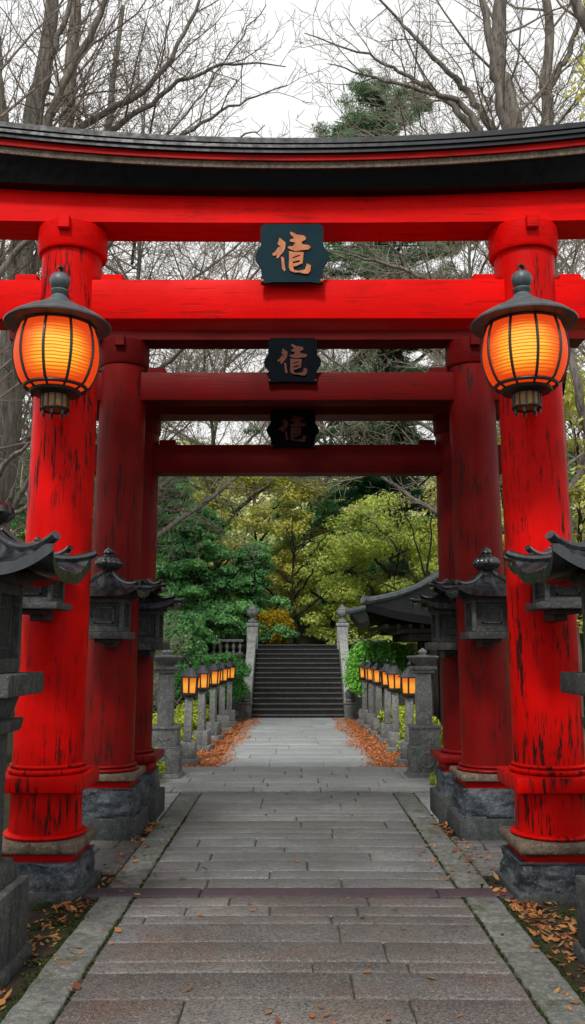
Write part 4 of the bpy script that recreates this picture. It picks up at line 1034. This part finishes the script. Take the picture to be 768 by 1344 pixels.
# twiggy pale trees whose crowns show between the beams
r = np.random.default_rng(31)
for i, (x, y, h, z0, tr, lb) in enumerate(((-3.75, 19.0, 14.5, 0, .1, 'pale bare twiggy tree behind the left gate pillars'), (4.3, 20.5, 14.5, 0, .1, 'pale bare twiggy tree behind the right gate pillars'),
        (-7.2, 20.5, 12, 0, .12, 'pale bare twiggy tree far left behind the gate pillars'), (7.6, 20.8, 12, 0, .12, 'pale bare twiggy tree far right behind the gate pillars'),
        (-2.6, 29, 14.0, 2.3, .12, 'pale bare tree rising behind the olive trees left of the stairs'), (1.3, 33.5, 14.5, 3.2, .12, 'pale bare tree rising behind the dark pine right of the stairs'))):
    bare_tree(lb, (x, y, z0), auto_limbs(x, y, z0, h, r, 14, .40, tr), 40 + i, tm='twig_pale', dens=(2.8, 4.6, 5.4), lenf=(.45, .55, .45), trop=.03, minr=.006, jit=.06)
WL = [([(-4.4, 18.2, -.1), (-4.2, 18.2, 2.5), (-4.0, 18.2, 4.4), (-3.9, 18.2, 6)], .08, .02), ([(-4.1, 18.2, 3.6), (-3.2, 18, 4.7), (-2.5, 18, 5.15), (-1.7, 17.9, 5.3), (-.9, 17.9, 5.5)], .04, .006),
      ([(-4.1, 18.2, 3.3), (-3.2, 18.3, 4.3), (-2.3, 18.3, 4.5), (-1.5, 18.3, 4.1), (-.9, 18.3, 3.6)], .032, .006), ([(-4.15, 18.2, 3.0), (-3.1, 18, 3.7), (-2.2, 18, 3.6)], .028, .006)]
bare_tree('low bare tree spreading thin twigs across the dark evergreens on the left', (-4.4, 18.2, 0), WL, 50, tm='twig_pale', dens=(4, 6, 6.5), lenf=(.36, .5, .5), trop=.02, minr=.004)
WR = [([(3.6, 22.6, -.1), (3.5, 22.6, 2), (3.4, 22.6, 3.6)], .12, .06), ([(3.45, 22.6, 2.6), (2.7, 22.3, 4.0), (2.1, 22.2, 4.7), (1.6, 22.2, 5.0)], .032, .006), ([(3.4, 22.6, 3.2), (3.0, 22.4, 4.6), (2.6, 22.4, 5.6)], .03, .006),
      ([(3.5, 22.6, 2.2), (2.5, 22.2, 3.1), (1.7, 22.1, 3.5), (1.1, 22.1, 3.7)], .03, .006), ([(3.4, 22.6, 3.4), (3.5, 22.4, 4.8), (3.6, 22.4, 5.8)], .03, .006)]
bare_tree('low bare tree spreading thin dark twigs over the olive tree on the right', (3.6, 22.6, 0), WR, 51, bm_='bark_dark', tm='bark_dark', dens=(3.6, 5, 5.5), lenf=(.36, .5, .5), trop=.06, minr=.004)
bare_tree('small dark bare tree standing at the top of the staircase', (-.05, 26.4, 1.7), auto_limbs(-.05, 26.4, 1.7, 3.4, np.random.default_rng(4), 9, .55, .065), 152, bm_='bark_dark', tm='bark_dark', dens=(2.6, 3.4, 3), lenf=(.4, .5, .5), minr=.006, name='small_bare_tree')

# evergreens and broadleaves
leafy_tree('evergreen_tree', 'dark green weeping evergreen tree left of the staircase', -2.7, 24.4, 1.7, 4.0, 1.9, 'leaf_evergreen', 60, 170, 230, .075, .0, .36, .2, cr=(.3, .55), shape='layered')
leafy_tree('evergreen_tree', 'large dark evergreen tree filling the left behind the lamp posts', -3.8, 25.8, 1.7, 5.2, 2.6, 'leaf_evergreen', 61, 210, 230, .085, .0, .36, .2, cr=(.35, .65), shape='layered')
leafy_tree('evergreen_tree', 'low dark evergreen just left of the top of the staircase', -1.35, 25.6, 1.7, 2.9, 1.3, 'leaf_evergreen', 62, 110, 220, .07, .0, .36, .2, cr=(.25, .45), shape='layered')
leafy_tree('evergreen_tree', 'deep green evergreen behind the pillars on the far left', -6.4, 24.8, 1.7, 6.0, 2.3, 'leaf_pine', 63, 70, 260, .09, .05, .45, .2)
leafy_tree('golden_tree', 'tall yellow olive tree in the middle above the staircase', -1.35, 29, 2.2, 5.9, 2.3, 'leaf_gold', 64, 100, 300, .085, .15, .5, .1, cr=(.16, .3), tr=.08)
leafy_tree('olive_tree', 'olive green tree behind the evergreens on the left', -4.2, 30, 2.6, 6.3, 2.5, 'leaf_olive', 65, 80, 240, .085, .1, .5, .1, cr=(.16, .3))
leafy_tree('olive_tree', 'broad light olive green tree right of the staircase under the dark pine', 2.75, 25.3, 1.7, 3.95, 2.15, 'leaf_olive', 66, 95, 330, .075, .0, .45, .15, cr=(.18, .34))
leafy_tree('olive_tree', 'small olive green tree just right of the top of the staircase', 1.15, 27, 1.9, 2.9, 1.25, 'leaf_olive', 67, 55, 260, .075, .0, .45, .15)
leafy_tree('olive_tree', 'yellow green tree far right behind the gate pillars', 5.9, 24.5, 1.7, 6.0, 2.2, 'leaf_gold', 68, 80, 240, .085, .0, .5, .1)
leafy_tree('pine_tree', 'dark green pine spreading across the upper right of the gate opening', 2.9, 30, 2.6, 7.6, 3.4, 'leaf_pine', 69, 240, 230, .085, .2, .34, .08, cr=(.35, .65), tr=.2, shape='layered')
leafy_tree('pine_tree', 'tall grey green pine rising above the front gate roof, right of centre', 3.1, 27.5, 2.0, 19.0, 4.3, 'leaf_pine_grey', 70, 900, 200, .12, .3, .38, .0, cr=(.28, .5), tr=.2, aspect=.15, shape='layered', lpow=.42)
leafy_tree('evergreen_tree', 'mid green evergreen between the golden tree and the dark pine', .55, 31, 2.8, 5.0, 1.5, 'leaf_evergreen', 171, 55, 240, .08, .05, .45, .15)
leafy_tree('evergreen_tree', 'green evergreen far to the right behind the pavilion', 8.6, 23.5, 1.7, 7.5, 2.6, 'leaf_evergreen', 72, 70, 220, .10, .0, .5, .1)
leafy_tree('evergreen_tree', 'green evergreen farthest left behind the bare trees', -9.4, 24, 1.7, 7.5, 2.8, 'leaf_evergreen', 73, 70, 220, .10, .0, .5, .1)
shrub('bright yellow shrub at the top of the staircase', -.62, 25.3, .7, 1.15, 'leaf_yellow', 80, 30, 220, .045, 1.74)
shrub('rounded dark green clipped shrub left of the staircase', -1.68, 20.1, .85, 1.75, 'leaf_shrub', 81, 60, 380, .035, 0, kmin=.42)
shrub('spreading bright green shrub right of the staircase under the pavilion roof', 2.0, 20.2, 1.05, 2.1, 'leaf_bright', 82, 75, 360, .04, 0, kmin=.45)
shrub('tall dark evergreen shrub against the wall left of the staircase', -3.1, 22.2, 1.1, 3.0, 'leaf_evergreen', 84, 80, 360, .05)
shrub('low dark shrub behind the left lamp posts', -2.6, 20.6, .8, 1.3, 'leaf_shrub', 83, 40, 260, .04)
# hedge bushes behind the lamp posts
k = 0
for s, nm in ((-1, 'left'), (1, 'right')):
    for i, (y, w_, h) in enumerate(((10.9, .42, .6), (12.5, .42, .68), (14.0, .45, .72), (15.5, .45, .7), (17.0, .45, .68), (18.5, .4, .62))):
        lb = ['nearest the gates', 'second from the gates', 'third from the gates', 'fourth from the gates', 'fifth from the gates', 'nearest the stairs'][i]
        shrub('low yellow green bush ' + lb + ', behind the ' + nm + ' lamp posts', s * (1.99 + .05 * (i % 2)) , y, w_, h, 'leaf_hedge', 100 + k, 26, 240, .03, 0, 'yellow green bushes behind the lamp posts', .85, 'hedge_bush'); k += 1
leafy_tree('golden_tree', 'small golden leaved tree at the right edge, behind the grey trunk', 4.75, 14.6, 0, 6.4, 1.25, 'leaf_gold', 85, 60, 200, .06, .2, .6, .1, cr=(.16, .3), tr=.07)
leafy_tree('golden_tree', 'small yellow green tree seen between the two right hand gate pillars', 3.75, 16.4, 0, 4.6, 1.0, 'leaf_olive', 86, 50, 200, .06, .1, .6, .1, cr=(.16, .3), tr=.06)
# dry twiggy hedge behind on the left
DH = np.random.default_rng(9); lim = []
for i in range(26):
    x = DH.uniform(-3.9, -2.7); y = DH.uniform(13.5, 18.5); lim.append(([(x, y, 0), (x + DH.normal(0, .1), y, .6), (x + DH.normal(0, .25), y + DH.normal(0, .2), 1.3), (x + DH.normal(0, .4), y, 1.8)], .018, .006))
tg = np.random.default_rng(10); lv = grow([([np.array(p) - np.array((-3.3, 16, 0)) for p in pts], a, b) for pts, a, b in lim], tg, 2, (7, 8), (.5, .5), minr=.004, lmin=.15, start=.05)
dh = thing('dry_hedge', 'dry brown leafless hedge behind the left lamp posts', 'hedge', (-3.3, 16, 0)); obj('stems', tubes_mesh('stems', lv[0]), 'twig_brown', dh, 60); obj('twigs', tubes_mesh('twigs', lv[1] + lv[2]), 'twig_pale', dh, 60)

# far wood on the hill, one mass
r = np.random.default_rng(90); cs = []; rs = []
for i in range(900):
    x = r.uniform(-32, 32); y = r.uniform(34, 60); cs.append((x, y, hz_(x, y) + abs(r.normal(0, 1.0)) * 1.6)); rs.append(r.uniform(.6, 1.5))
for s in (-1, 1):
    for i in range(260):
        x = s * r.uniform(8, 26); y = r.uniform(6, 34); b = 1.7 if y > 23.5 else 0; cs.append((x, y, b + abs(r.normal(0, 1.3)))); rs.append(r.uniform(.5, 1.2))
kind(obj('forest', mesh_polys('forest', leaves(cs, rs, 70, .16, r, .1, .7), 4), 'leaf_forest', smooth=0), 'stuff')
# moss tufts by the kerbs
r = np.random.default_rng(91); cs = [(s * r.uniform(1.35, 1.9), r.uniform(3.6, 6), .0) for s in (-1, 1) for _ in range(26)]
cs += [(s * (1.086 + r.normal(0, .006)), r.uniform(3.6, 9), .018) for s in (-1, 1) for _ in range(110)] + [(s * (1.325 + r.normal(0, .008)), r.uniform(3.6, 6.1), .02) for s in (-1, 1) for _ in range(120)]
V = leaves(cs, [r.uniform(.03, .09) if abs(q[0]) > 1.34 else r.uniform(.006, .022) for q in cs], 90, .009, r, 0, .3); V[:, 2] = np.abs(V[:, 2]) + .003
kind(obj('moss', mesh_polys('moss', V, 4), 'moss', smooth=0), 'stuff')
